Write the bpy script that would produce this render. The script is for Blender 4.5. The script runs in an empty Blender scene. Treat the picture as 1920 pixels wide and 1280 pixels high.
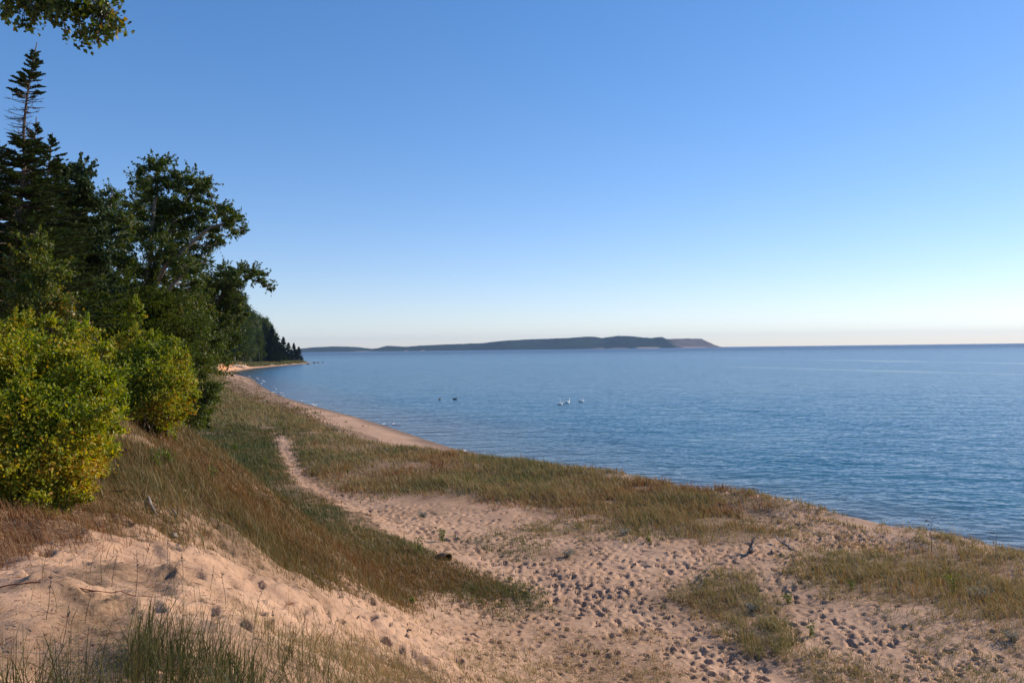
import math, random
import numpy as np
R = math.radians
rng = np.random.default_rng(7)

# ------------------------------------------------------------------ noise
def _h(ix, iy, seed):
    n = (ix.astype(np.int64) * 374761393 + iy.astype(np.int64) * 668265263 + seed * 2147483647) & 0xFFFFFFFF
    n = ((n ^ (n >> 13)) * 1274126177) & 0xFFFFFFFF
    n = (n ^ (n >> 16)) & 0xFFFFFFFF
    return n / 4294967295.0

def noise(x, y, scale, seed=0):
    """value noise, -1..1, feature size = scale metres"""
    x = np.asarray(x, float) / scale + 1000.3; y = np.asarray(y, float) / scale + 1000.7
    ix = np.floor(x); iy = np.floor(y); fx = x - ix; fy = y - iy
    fx = fx * fx * (3 - 2 * fx); fy = fy * fy * (3 - 2 * fy)
    a = _h(ix, iy, seed); b = _h(ix + 1, iy, seed); c = _h(ix, iy + 1, seed); d = _h(ix + 1, iy + 1, seed)
    return ((a * (1 - fx) + b * fx) * (1 - fy) + (c * (1 - fx) + d * fx) * fy) * 2 - 1

def fbm(x, y, scale, oct=4, seed=0, gain=.5):
    s = 0; amp = 1; t = 0
    for k in range(oct):
        s = s + amp * noise(x * math.cos(k) + y * math.sin(k), y * math.cos(k) - x * math.sin(k), scale / 2 ** k, seed + 11 * k); t += amp; amp *= gain
    return s / t

def sm(a, b, x):
    t = np.clip((np.asarray(x, float) - a) / (b - a), 0, 1); return t * t * (3 - 2 * t)

# ------------------------------------------------------------------ camera numbers (metres, looking along +Y)
CAMZ = 10.0; FPX = 1550.0; ROLL = .0117; HY = 653.5

def at(px, py, Y):
    """the point at depth Y seen at that place of the 1920 px photograph"""
    yh = HY - ROLL * (px - 960)
    return np.array([(px - 960) / FPX * Y, Y, CAMZ + (yh - py) / FPX * Y])

# ------------------------------------------------------------------ shoreline and terrain
SH = np.array([(75, -80), (52, -25), (37, 5), (29.5, 24), (22.5, 36), (16, 46.5), (7.2, 60), (-4.0, 78), (-19.5, 116), (-33.6, 145), (-50, 180),
               (-75, 245), (-100, 318), (-125, 370), (-139, 413), (-150, 470), (-157, 534), (-162, 620), (-166, 700), (-188, 740),
               (-260, 830), (-420, 1000), (-900, 1500), (-1500, 2000)], float)
for _ in range(2):   # round the corners
    q = [SH[0]]
    for i in range(len(SH) - 1):
        q += [SH[i] * .75 + SH[i + 1] * .25, SH[i] * .25 + SH[i + 1] * .75]
    SH = np.array(q + [SH[-1]])

def shore_s(x, y):
    x = np.asarray(x, float); y = np.asarray(y, float)
    best = np.full(x.shape, 1e18); sg = np.ones(x.shape)
    for i in range(len(SH) - 1):
        ax, ay = SH[i]; dx, dy = SH[i + 1] - SH[i]; L = dx * dx + dy * dy
        t = np.clip(((x - ax) * dx + (y - ay) * dy) / L, 0, 1)
        ex = x - ax - t * dx; ey = y - ay - t * dy; d = ex * ex + ey * ey
        m = d < best
        best = np.where(m, d, best); sg = np.where(m, np.where(dx * ey - dy * ex > 0, 1.0, -1.0), sg)
    return np.sqrt(best) * sg

def ground_z(x, y, detail=True, s=None):
    x = np.asarray(x, float); y = np.asarray(y, float)
    if s is None: s = shore_s(x, y)
    s = s + 1.0 * noise(x, y, 9, 3) * sm(3, 8, s) * sm(0, 30, y + 30)
    b = np.interp(y, [0, 45, 60, 80, 200, 330, 400, 470, 600], [3.6, 3.8, 4.6, 8.0, 9, 8, 5, 3.5, 3.5])
    zt = np.interp(y, [0, 45, 65, 90, 150, 330, 380, 470, 520, 700], [2.45, 2.35, 1.9, 1.5, 1.5, 2.2, 4.2, 4.2, 2.4, 1.6])
    lw = np.interp(y, [0, 60, 100, 330, 380, 470, 520], [2.0, 2.5, 6, 6, 1.6, 1.6, 5])
    z = np.where(s < 0, s * .07, .085 * np.minimum(s, b))
    z = z + (zt - .085 * b) * sm(b, b + lw, s)
    sf = np.interp(y, [-20, 40, 90, 200, 350, 700], [28.4, 28, 24.7, 20, 17, 20])
    m = s - sf
    rise = .33 * (np.sqrt(m * m + 3.0) + m) - .33 * .03
    rise = np.where(m > -8, rise, 0) * sm(-8, -3, m)
    cap = np.interp(y, [0, 15, 32, 60, 200, 400, 600, 690, 760], [5.2, 5.3, 6.3, 9, 16, 20, 19, 7, 3])
    rise = np.where(rise > cap, cap + .42 * (rise - cap), rise); rise = np.minimum(rise, cap + 9)
    z = z + rise
    # the knoll that carries the shrubs, left of the hollow
    ex = np.where(x > -10, (x + 10) / 6.0, (x + 10) / 9.0); z = z + 1.65 * np.exp(-ex ** 2 - ((y - 24) / 8.0) ** 2)
    if detail:
        land = sm(.5, 5, s)
        z = z + land * (.22 * fbm(x, y, 7, 2, 5) + .07 * fbm(x, y, 1.6, 2, 9))
        # small foredune humps along the lip, near
        z = z + .35 * np.clip(fbm(x, y, 5, 2, 21) + .2, 0, 1) * np.exp(-((s - b - 3.2) / 2.4) ** 2) * sm(110, 60, y)
        # wind-cut ribs and slipped hollows on the steep sand slope
        st = sm(27.5, 31, s) * sm(60, 30, y)
        u = x * .5 - y * .866
        z = z + st * (.20 * noise(u, x * .35 + y * .2, 2.2, 31) + .16 * fbm(x, y, .9, 2, 33))
    return z

def hit(px, py, y0=3.0, y1=900.0):
    """where the sight line through that place of the photograph meets the terrain"""
    Y = np.exp(np.linspace(math.log(y0), math.log(y1), 900))
    yh = HY - ROLL * (px - 960)
    X = (px - 960) / FPX * Y; Z = CAMZ + (yh - py) / FPX * Y
    g = ground_z(X, Y, False)
    k = np.nonzero(g >= Z)[0]
    i = k[0] if len(k) else len(Y) - 1
    return float(X[i]), float(Y[i])

def inpoly(x, y, poly):
    r = np.zeros(x.shape, bool); n = len(poly)
    for i in range(n):
        x0, y0 = poly[i]; x1, y1 = poly[(i + 1) % n]
        if y0 == y1: continue
        c = ((y0 > y) != (y1 > y)) & (x < (x1 - x0) * (y - y0) / (y1 - y0) + x0)
        r ^= c
    return r
#--END1
import bpy
from mathutils import Vector, Matrix
sc = bpy.context.scene
COL = sc.collection

# ------------------------------------------------------------------ mesh helpers
def mesh_obj(name, V, F, mat, parent=None, attrs=None, smooth=True):
    """V (n,3); F = list of index arrays (m,3) or (m,4); attrs = {name: per-vertex float or (n,3) colour}"""
    V = np.asarray(V, np.float32)
    if not isinstance(F, list): F = [F]
    F = [np.asarray(f, np.int32) for f in F if len(f)]
    me = bpy.data.meshes.new(name)
    me.vertices.add(len(V)); me.vertices.foreach_set('co', V.ravel())
    li = np.concatenate([f.ravel() for f in F]); me.loops.add(len(li)); me.loops.foreach_set('vertex_index', li)
    cnt = np.concatenate([np.full(len(f), f.shape[1], np.int32) for f in F])
    st = np.concatenate([[0], np.cumsum(cnt)[:-1]]).astype(np.int32)
    me.polygons.add(len(cnt)); me.polygons.foreach_set('loop_start', st)
    try: me.polygons.foreach_set('loop_total', cnt)
    except Exception: pass
    me.update(calc_edges=True)
    me.polygons.foreach_set('use_smooth', np.full(len(cnt), smooth))
    for k, a in (attrs or {}).items():
        a = np.asarray(a, np.float32)
        if a.ndim == 1:
            at_ = me.attributes.new(k, 'FLOAT', 'POINT'); at_.data.foreach_set('value', a)
        else:
            at_ = me.attributes.new(k, 'FLOAT_COLOR', 'POINT')
            at_.data.foreach_set('color', np.concatenate([a, np.ones((len(a), 1), np.float32)], 1).ravel())
    me.materials.append(mat)
    o = bpy.data.objects.new(name, me); COL.objects.link(o)
    if parent: o.parent = parent
    return o

def tag(o, label=None, cat=None, group=None, kind=None):
    if label: o['label'] = label
    if cat: o['category'] = cat
    if group: o['group'] = group
    if kind: o['kind'] = kind
    return o

def empty(name, loc, label, cat, group=None):
    o = bpy.data.objects.new(name, None); COL.objects.link(o); o.location = loc; o.empty_display_size = .2
    return tag(o, label, cat, group)

def copy_tree(root, loc, rz, scale, label, group):
    r = root.copy(); COL.objects.link(r); r.location = loc; r.rotation_euler = (0, 0, rz); r.scale = scale
    r['label'] = label; r['group'] = group
    for ch in list(root.children):
        c = ch.copy(); COL.objects.link(c); c.parent = r
    return r

class MB:
    """collects tubes and leaf cards into one mesh"""
    def __init__(s): s.V = []; s.F4 = []; s.F3 = []; s.A = []; s.n = 0
    def add(s, V, F4=None, F3=None, a=0.0):
        V = np.asarray(V, float)
        if F4 is not None and len(F4): s.F4.append(np.asarray(F4) + s.n)
        if F3 is not None and len(F3): s.F3.append(np.asarray(F3) + s.n)
        s.V.append(V); s.A.append(np.broadcast_to(np.asarray(a, float), (len(V),))); s.n += len(V)
    def tube(s, P, rad, k=6, a=0.0):
        P = np.asarray(P, float); n = len(P); rad = np.broadcast_to(np.asarray(rad, float), (n,))
        T = np.gradient(P, axis=0); T /= np.linalg.norm(T, axis=1)[:, None] + 1e-9
        up = np.array([0, 0, 1.0]) if abs(T[0][2]) < .9 else np.array([1.0, 0, 0])
        A = np.cross(T, up); A /= np.linalg.norm(A, axis=1)[:, None] + 1e-9; B = np.cross(T, A)
        th = np.arange(k) * 2 * math.pi / k
        V = P[:, None, :] + rad[:, None, None] * (np.cos(th)[None, :, None] * A[:, None, :] + np.sin(th)[None, :, None] * B[:, None, :])
        V = V.reshape(-1, 3); i = np.arange(n - 1)[:, None] * k; j = np.arange(k)[None, :]; j2 = (j + 1) % k
        F = np.stack([i + j, i + j2, i + k + j2, i + k + j], -1).reshape(-1, 4)
        s.add(V, F4=F, a=a)
        c = np.array([P[-1]]); s.add(c, a=a); s.F3.append(np.stack([s.n - 1 - k + j[0], s.n - 1 - k + j2[0], np.full(k, s.n - 1)], -1))
        c = np.array([P[0]]); s.add(c, a=a); s.F3.append(np.stack([s.n - 2 - len(V) + j2[0], s.n - 2 - len(V) + j[0], np.full(k, s.n - 1)], -1))
    def build(s, name, mat, parent=None, origin=None, smooth=True):
        V = np.concatenate(s.V)
        if origin is not None: V = V - np.asarray(origin, float)
        F = []
        if s.F4: F.append(np.concatenate(s.F4))
        if s.F3: F.append(np.concatenate(s.F3))
        return mesh_obj(name, V, F, mat, parent, {'tint': np.concatenate(s.A)}, smooth)

def unit(v): return v / (np.linalg.norm(v, axis=-1, keepdims=True) + 1e-9)

def leaves(mb, P, size, rg, up=.35, aspect=.62, tint=None, droop=0.0, D=None):
    """one bent diamond-shaped leaf at each point"""
    n = len(P)
    if n == 0: return
    d = unit(rg.normal(size=(n, 3)) + np.array([0, 0, -droop])) if D is None else unit(D + .25 * rg.normal(size=(n, 3)))
    nn = rg.normal(size=(n, 3)) + np.array([0, 0, up * 3]); nn = unit(nn - d * (nn * d).sum(1)[:, None]); sd = np.cross(d, nn)
    L = size * rg.uniform(.65, 1.25, n)[:, None]; W = L * aspect * .5
    base = P - d * L * .5
    V = np.stack([base, base + d * L * .45 + sd * W + nn * W * .35, base + d * L, base + d * L * .45 - sd * W + nn * W * .35], 1).reshape(-1, 3)
    i = np.arange(n) * 4
    F3 = np.concatenate([np.stack([i, i + 1, i + 2], 1), np.stack([i, i + 2, i + 3], 1)])
    t = rg.uniform(0, 1, n) if tint is None else tint
    mb.add(V, F3=F3, a=np.repeat(t, 4))

def wob(p0, p1, rg, n=6, amp=.08, sag=0.0):
    p0 = np.asarray(p0, float); p1 = np.asarray(p1, float); L = np.linalg.norm(p1 - p0)
    t = np.linspace(0, 1, n)[:, None]; P = p0 + (p1 - p0) * t
    off = np.cumsum(rg.normal(size=(n, 3)), 0); off -= off[0] + (off[-1] - off[0]) * t
    P = P + off * amp * L / math.sqrt(n); P[:, 2] += sag * L * (t[:, 0] * (1 - t[:, 0])) * 4
    return P

# ------------------------------------------------------------------ materials
def new_mat(name):
    m = bpy.data.materials.new(name); m.use_nodes = True
    nt = m.node_tree; b = nt.nodes['Principled BSDF']; return m, nt, b

def nd(nt, typ, **kw):
    n = nt.nodes.new(typ)
    for k, v in kw.items():
        if k.startswith('i_'):
            key = k[2:]; key = int(key) if key.isdigit() else key.replace('_', ' ')
            n.inputs[key].default_value = v
        else: setattr(n, k, v)
    return n

def ramp(nt, src, stops):
    r = nt.nodes.new('ShaderNodeValToRGB'); e = r.color_ramp.elements
    while len(e) > 1: e.remove(e[-1])
    e[0].position = stops[0][0]; e[0].color = (*stops[0][1], 1)
    for p, c in stops[1:]:
        q = e.new(p); q.color = (*c, 1)
    nt.links.new(src, r.inputs[0]); return r.outputs[0]

def foliage_mat(name, stops, trans=.35, rough=.5, spec=.4, patch=None):
    m, nt, b = new_mat(name)
    a = nd(nt, 'ShaderNodeAttribute', attribute_name='tint')
    src = a.outputs['Fac']
    if patch:   # clumps of yellower and greener leaves through the plant
        tc = nd(nt, 'ShaderNodeTexCoord'); nz = nd(nt, 'ShaderNodeTexNoise', i_Scale=patch[0], i_Detail=2.0)
        nt.links.new(tc.outputs['Object'], nz.inputs['Vector'])
        mr = nd(nt, 'ShaderNodeMapRange'); mr.inputs[1].default_value = .3; mr.inputs[2].default_value = .7
        mr.inputs[3].default_value = -patch[1]; mr.inputs[4].default_value = patch[1]
        nt.links.new(nz.outputs[0], mr.inputs[0])
        ad = nd(nt, 'ShaderNodeMath', operation='ADD', use_clamp=True); nt.links.new(src, ad.inputs[0]); nt.links.new(mr.outputs[0], ad.inputs[1]); src = ad.outputs[0]
    c = ramp(nt, src, stops)
    nt.links.new(c, b.inputs['Base Color']); b.inputs['Roughness'].default_value = rough; b.inputs['Specular IOR Level'].default_value = spec
    tr = nd(nt, 'ShaderNodeBsdfTranslucent'); mx = nd(nt, 'ShaderNodeMixShader', i_0=trans)
    hs = nd(nt, 'ShaderNodeHueSaturation', i_Value=1.3, i_Saturation=1.15); nt.links.new(c, hs.inputs['Color']); nt.links.new(hs.outputs[0], tr.inputs[0])
    nt.links.new(b.outputs[0], mx.inputs[1]); nt.links.new(tr.outputs[0], mx.inputs[2])
    nt.links.new(mx.outputs[0], nt.nodes['Material Output'].inputs[0])
    return m

def bark_mat(name, c1, c2, sc_=(6, 6, 1.5), dist=.02):
    m, nt, b = new_mat(name)
    tc = nd(nt, 'ShaderNodeTexCoord'); mp = nd(nt, 'ShaderNodeMapping'); mp.inputs['Scale'].default_value = sc_
    nz = nd(nt, 'ShaderNodeTexNoise', i_Scale=3.0, i_Detail=6.0, i_Roughness=.65)
    nt.links.new(tc.outputs['Object'], mp.inputs[0]); nt.links.new(mp.outputs[0], nz.inputs['Vector'])
    nt.links.new(ramp(nt, nz.outputs[0], [(.35, c1), (.65, c2)]), b.inputs['Base Color'])
    bp = nd(nt, 'ShaderNodeBump', i_Strength=.7, i_Distance=dist); nt.links.new(nz.outputs[0], bp.inputs['Height']); nt.links.new(bp.outputs[0], b.inputs['Normal'])
    b.inputs['Roughness'].default_value = .85
    return m

M = {}
M['leaf_yellow'] = foliage_mat('autumn_shrub_leaf', [(0, (.09, .14, .016)), (.35, (.20, .26, .024)), (.6, (.34, .34, .03)), (.85, (.46, .37, .035)), (1, (.42, .22, .03))], .48, .45, .35, (1.1, .28))
M['leaf_green'] = foliage_mat('green_shrub_leaf', [(0, (.07, .12, .016)), (.5, (.20, .26, .026)), (.85, (.36, .35, .035)), (1, (.42, .24, .03))], .46, .45, .35, (.8, .22))
M['leaf_birch'] = foliage_mat('birch_leaf', [(0, (.028, .050, .010)), (.5, (.07, .105, .016)), (.9, (.13, .15, .025)), (1, (.22, .15, .025))], .42, .42, .4, (.6, .15))
M['leaf_dark'] = foliage_mat('dark_tree_leaf', [(0, (.018, .034, .006)), (.5, (.05, .075, .012)), (1, (.11, .12, .02))], .35, .8, .08, (.3, .3))
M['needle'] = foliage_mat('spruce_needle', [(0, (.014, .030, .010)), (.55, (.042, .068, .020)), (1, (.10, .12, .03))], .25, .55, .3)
M['needle_far'] = foliage_mat('cedar_foliage', [(0, (.012, .023, .007)), (.6, (.028, .045, .011)), (1, (.055, .068, .014))], .15, .8, .06)
M['bark'] = bark_mat('dark_bark', (.035, .025, .018), (.11, .08, .06))
M['bark_grey'] = bark_mat('grey_bark', (.10, .085, .07), (.30, .26, .22))
M['bark_birch'] = bark_mat('birch_bark', (.12, .09, .07), (.52, .46, .39), (3, 3, 9), .01)
M['drift'] = bark_mat('driftwood', (.16, .12, .09), (.42, .36, .31), (3, 3, 12))
M['redwood'] = bark_mat('rotten_red_wood', (.09, .03, .015), (.36, .15, .07), (14, 3, 14))

# ------------------------------------------------------------------ camera, sky, sun
cam = bpy.data.cameras.new('camera'); co = bpy.data.objects.new('camera', cam); COL.objects.link(co)
cam.sensor_width = 36; cam.lens = 36 * FPX / 1920; cam.clip_end = 60000; cam.clip_start = .05
pitch = math.atan((HY - 640) / FPX)
co.matrix_world = Matrix.Translation((0, 0, CAMZ)) @ Matrix.Rotation(math.pi / 2 + pitch, 4, 'X') @ Matrix.Rotation(-ROLL, 4, 'Z')
sc.camera = co

SUN_AZ, SUN_EL = R(62), R(26.5)      # clockwise from the view direction, and above the horizon
sd = Vector((math.sin(SUN_AZ) * math.cos(SUN_EL), math.cos(SUN_AZ) * math.cos(SUN_EL), math.sin(SUN_EL)))
sun = bpy.data.lights.new('sun', 'SUN'); sun.energy = 4.25; sun.angle = R(.53); sun.color = (1, .86, .68)
so = bpy.data.objects.new('sun', sun); COL.objects.link(so); so.rotation_euler = sd.to_track_quat('Z', 'Y').to_euler(); so.location = (60, 40, 60)
w = bpy.data.worlds.new('World'); sc.world = w; w.use_nodes = True; nt = w.node_tree
bg = nt.nodes['Background']; sky = nt.nodes.new('ShaderNodeTexSky'); sky.sky_type = 'NISHITA'
sky.sun_disc = False; sky.sun_elevation = SUN_EL; sky.sun_rotation = SUN_AZ; sky.altitude = 200; sky.air_density = .9; sky.dust_density = .1; sky.ozone_density = 1.6
hs_ = nd(nt, 'ShaderNodeHueSaturation', i_Saturation=1.25); tn_ = nd(nt, 'ShaderNodeMix', data_type='RGBA', blend_type='MULTIPLY'); tn_.inputs[0].default_value = 1; tn_.inputs[7].default_value = (.935, .945, 1.15, 1)
nt.links.new(sky.outputs[0], tn_.inputs[6]); nt.links.new(tn_.outputs[2], hs_.inputs['Color']); gm_ = nd(nt, 'ShaderNodeGamma', i_Gamma=.80); nt.links.new(hs_.outputs[0], gm_.inputs[0]); nt.links.new(gm_.outputs[0], bg.inputs[0]); bg.inputs[1].default_value = .15
sc.view_settings.view_transform = 'Standard'; sc.view_settings.look = 'None'; sc.view_settings.exposure = .42; sc.view_settings.gamma = 1
sc.cycles.max_bounces = 6; sc.cycles.transparent_max_bounces = 6; sc.cycles.caustics_reflective = False; sc.cycles.caustics_refractive = False
try: sc.cycles.use_denoising = True
except Exception: pass
#--END2
# ------------------------------------------------------------------ ground: one sheet, fine where the footprints are
C0 = 8.0
def log_rows(segs):
    out = [segs[0][0]]
    for y0, y1, st in segs:
        n = max(1, int(math.log((y1 + C0) / (y0 + C0)) / st)); out += list(np.exp(np.linspace(math.log(y0 + C0), math.log(y1 + C0), n + 1))[1:] - C0)
    return np.array(out)
rowsY = log_rows([(-7, 3, .03), (3, 70, .0026), (70, 300, .008), (300, 1900, .016)])
colsA = np.concatenate([np.arange(-2.2, -.66, .022), np.arange(-.66, .66, .0019), np.arange(.66, 1.6, .022)])
GX = colsA[None, :] * (rowsY[:, None] + C0); GY = np.broadcast_to(rowsY[:, None], GX.shape).copy()
GS = shore_s(GX, GY)
GZ = ground_z(GX, GY, True, GS)

def spx(pts): return [hit(*p) for p in pts]
# trampled ways, each a line over the sand with its width (m) and how thickly it is trodden
PATHS = [([(523, 818), (536, 850), (552, 885), (600, 915), (680, 948), (760, 985), (850, 1025), (960, 1062), (1060, 1100), (1140, 1130), (1230, 1170), (1330, 1235), (1420, 1278)], [.9, .8, .8, .9, 1.3, 1.6, 1.6, 1.5, 1.7, 1.6, 1.5, 1.5, 1.5], 1.0),
         ([(1060, 1110), (1150, 1075), (1260, 1050), (1360, 1040), (1480, 1025), (1560, 1008), (1640, 1018)], [1.5, 2.2, 2.4, 1.5, 1.2, 1.6, 1.5], .9),
         ([(680, 950), (800, 965), (930, 985), (1060, 1000), (1200, 1020), (1330, 1035)], [1.2, 2.5, 3, 3, 2.5, 1.5], .6),
         ([(1450, 1030), (1440, 1080), (1500, 1140), (1580, 1190), (1700, 1240), (1800, 1270)], [1.2, 1.0, 1.2, 1.5, 1.8, 2], .75),
         ([(1060, 1110), (940, 1140), (820, 1160), (700, 1185), (560, 1190), (420, 1180), (300, 1200)], [1.5, 1.6, 1.5, 1.4, 1.3, 1.2, 1.2], .42),
         ([(820, 1170), (980, 1230), (1100, 1270)], [1.5, 2, 2], .5),
         ([(470, 770), (485, 785), (500, 805)], [3, 3.5, 2], .7),
         ([(212, 785), (250, 808), (292, 832)], [.3, .4, .25], .6), ([(205, 828), (250, 842), (322, 868)], [.35, .45, .3], .6),
         ([(1430, 962), (1540, 992), (1600, 1006), (1665, 1022)], [1.4, 1.8, 1.8, 1.2], .9),
         ([(120, 1100), (60, 1150), (160, 1210)], [1.2, 1.5, 1.5], .3)]
PW = [(np.array(spx(p)), np.array(w_), d) for p, w_, d in PATHS]
def trod(x, y):
    x = np.asarray(x, float); y = np.asarray(y, float); t = np.zeros(x.shape)
    for P, W, d in PW:
        for i in range(len(P) - 1):
            dx, dy = P[i + 1] - P[i]; L = dx * dx + dy * dy + 1e-9
            u = np.clip(((x - P[i][0]) * dx + (y - P[i][1]) * dy) / L, 0, 1)
            dd = np.hypot(x - P[i][0] - u * dx, y - P[i][1] - u * dy); ww = W[i] + (W[i + 1] - W[i]) * u
            t = np.maximum(t, d * np.exp(-(dd / ww) ** 2 * .9) * (y < 130))
    return t

near = (rowsY > 4) & (rowsY < 110)
TR = np.zeros_like(GZ); TR[near] = trod(GX[near], GY[near])

# footprints, each pressed into the sheet
fr = np.random.default_rng(5)
cand = []
for P, W, d in PW:
    seg = np.linalg.norm(np.diff(P, axis=0), axis=1)
    for i, L in enumerate(seg):
        n = int(L * (W[i] + W[i + 1]) * d * 13.0) + 1
        u = fr.uniform(0, 1, n); dirv = (P[i + 1] - P[i]) / max(L, 1e-6); nv = np.array([-dirv[1], dirv[0]])
        ww = W[i] + (W[i + 1] - W[i]) * u; off = fr.normal(size=n) * ww * .75
        q = P[i] + (P[i + 1] - P[i]) * u[:, None] + nv * off[:, None]
        ang = math.atan2(dirv[1], dirv[0]) + fr.choice([0, math.pi], n) + fr.normal(size=n) * .45
        cand += [(q[k, 0], q[k, 1], ang[k], 1.0) for k in range(n) if q[k, 1] > 5]
for _ in range(2200):      # stray prints over the open sand
    Y = math.exp(fr.uniform(math.log(8), math.log(46))); X = Y * fr.uniform(-.62, .62)
    s_ = float(shore_s([X], [Y])[0])
    if s_ > 2.2: cand.append((X, Y, fr.uniform(0, 6.3), .75))
print('prints', len(cand))
for x, y, an, k in cand:
    if y > 110: continue
    r0, r1 = np.searchsorted(rowsY, [y - .5, y + .5])
    c0, c1 = np.searchsorted(colsA, [(x - .5) / (y + C0), (x + .5) / (y + C0)])
    if r1 <= r0 or c1 <= c0: continue
    X = GX[r0:r1, c0:c1] - x; Y = GY[r0:r1, c0:c1] - y
    L = fr.uniform(.08, .165); W = fr.uniform(.05, .09); dp = fr.uniform(.035, .11) * k * (.55 if y < 12 else 1.0)
    u = (X * math.cos(an) + Y * math.sin(an)) / L; v = (-X * math.sin(an) + Y * math.cos(an)) / W
    q = np.sqrt(u * u + v * v)
    GZ[r0:r1, c0:c1] += -dp * np.exp(-q ** 5 * .7) * (1 + .45 * u) + .36 * dp * np.exp(-((q - 1.45) / .42) ** 2)
kk = near & (rowsY < 70)
GZ[kk] += (.035 * TR[kk] + .008) * fbm(GX[kk], GY[kk], .42, 3, 71) - .12 * TR[kk]
# slipped clods and wind ribs on the open slope
sl = sm(29, 32, GS[kk]); GZ[kk] -= sl * .075 * sm(.12, .62, fbm(GX[kk] * .75 + GY[kk] * .25, GY[kk] * 1.25 - GX[kk] * .3, .62, 2, 98)); GZ[kk] += sl * .022 * fbm(GX[kk], GY[kk], .17, 2, 99); GZ[kk] += sl * (.085 * fbm(GX[kk] * .7 + GY[kk] * .2, GY[kk] * 1.3, .5, 3, 88) + .05 * np.abs(noise(GX[kk] * .6, GY[kk] * 1.2, .3, 89))); GZ[kk] += sl * .07 * fbm(GX[kk], GY[kk], .7, 3, 78) * np.clip(noise(GX[kk], GY[kk], 3, 79) + .6, 0, 1) + sl * .06 * np.abs(fbm(GX[kk] * .8 - GY[kk] * .5, GX[kk] * .35 + GY[kk] * .6, .5, 3, 77))

def zg(x, y):
    """height of the finished sheet (interpolated)"""
    x = np.asarray(x, float); y = np.asarray(y, float)
    r = np.clip(np.searchsorted(rowsY, y) - 1, 0, len(rowsY) - 2); fr_ = np.clip((y - rowsY[r]) / (rowsY[r + 1] - rowsY[r]), 0, 1)
    a = x / (y + C0); c = np.clip(np.searchsorted(colsA, a) - 1, 0, len(colsA) - 2); fc = np.clip((a - colsA[c]) / (colsA[c + 1] - colsA[c]), 0, 1)
    return (GZ[r, c] * (1 - fc) + GZ[r, c + 1] * fc) * (1 - fr_) + (GZ[r + 1, c] * (1 - fc) + GZ[r + 1, c + 1] * fc) * fr_

# ------------------------------------------------------------------ where grass grows (outlines paced out on the sand)
GR = {
 'marram': [(370, 765), (380, 720), (415, 703), (450, 712), (500, 735), (545, 757), (600, 790), (700, 820), (800, 848), (870, 856), (1000, 880), (1100, 898), (1200, 912), (1300, 930), (1400, 948), (1440, 960), (1470, 985), (1450, 1015), (1400, 1028), (1330, 1022), (1260, 1005), (1180, 985), (1120, 965), (1040, 943), (960, 938), (900, 930), (760, 922), (640, 912), (590, 895), (566, 870), (560, 840), (548, 816), (520, 812), (470, 800), (420, 785)],
 'valley': [(365, 775), (440, 778), (500, 800), (520, 822), (532, 865), (555, 903), (620, 928), (690, 965), (760, 1005), (820, 1035), (860, 1060), (950, 1085), (990, 1105), (940, 1118), (860, 1098), (760, 1098), (650, 1096), (560, 1072), (430, 1040), (330, 1005), (200, 955), (150, 905), (190, 850), (230, 790), (300, 780)],
 'right': [(1460, 1065), (1530, 1045), (1600, 1030), (1680, 1026), (1760, 1032), (1920, 1042), (1960, 1044), (1960, 1180), (1860, 1165), (1760, 1150), (1650, 1135), (1540, 1110), (1480, 1090)],
 'tuft': [(1290, 1090), (1340, 1080), (1420, 1085), (1465, 1110), (1460, 1140), (1380, 1145), (1310, 1130)],
 'tall_tuft': [(1380, 1185), (1440, 1180), (1460, 1200), (1440, 1218), (1390, 1212)],
 'tuft_low': [(1480, 1240), (1540, 1225), (1600, 1235), (1620, 1275), (1500, 1275)],
 'green': [(800, 1010), (870, 1000), (930, 1008), (1010, 1030), (1020, 1042), (950, 1045), (880, 1035), (810, 1025)],
 'green_two': [(880, 1085), (940, 1078), (1000, 1095), (1010, 1112), (950, 1122), (900, 1110)],
 'middle': [(960, 985), (1040, 972), (1130, 978), (1240, 995), (1230, 1008), (1120, 1000), (1020, 1000), (960, 1000)],
 'straw': [(880, 1230), (1000, 1190), (1150, 1170), (1260, 1190), (1340, 1250), (1360, 1330), (880, 1330)],
 'straw_low': [(560, 1230), (640, 1195), (720, 1215), (800, 1260), (860, 1330), (500, 1330)],
 'scrub': [(-60, 955), (60, 940), (150, 950), (180, 985), (150, 1015), (60, 1035), (-60, 1045)],
 'slope': [(160, 905), (240, 930), (330, 975), (420, 1015), (430, 1040), (330, 1010), (230, 975), (150, 950)],
 'far_edge': [(1640, 1130), (1920, 1170), (1960, 1330), (1640, 1330)],
}
GRW = {k: np.array(spx(v)) for k, v in GR.items()}
soilmask = np.zeros_like(GZ); dark = np.zeros_like(GZ)
jx = GX + .5 * noise(GX, GY, 1.3, 91) + .25 * noise(GX, GY, .4, 92); jy = GY + .5 * noise(GX, GY, 1.3, 93) * (1 + GY / 40)
for k_, amt in (('marram', .75), ('valley', 1.0), ('right', .6), ('tuft', .55), ('green', .3), ('green_two', .35), ('middle', .4), ('scrub', .9), ('slope', .7), ('straw', .3)):
    soilmask = np.maximum(soilmask, amt * inpoly(jx, jy, GRW[k_]))
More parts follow.
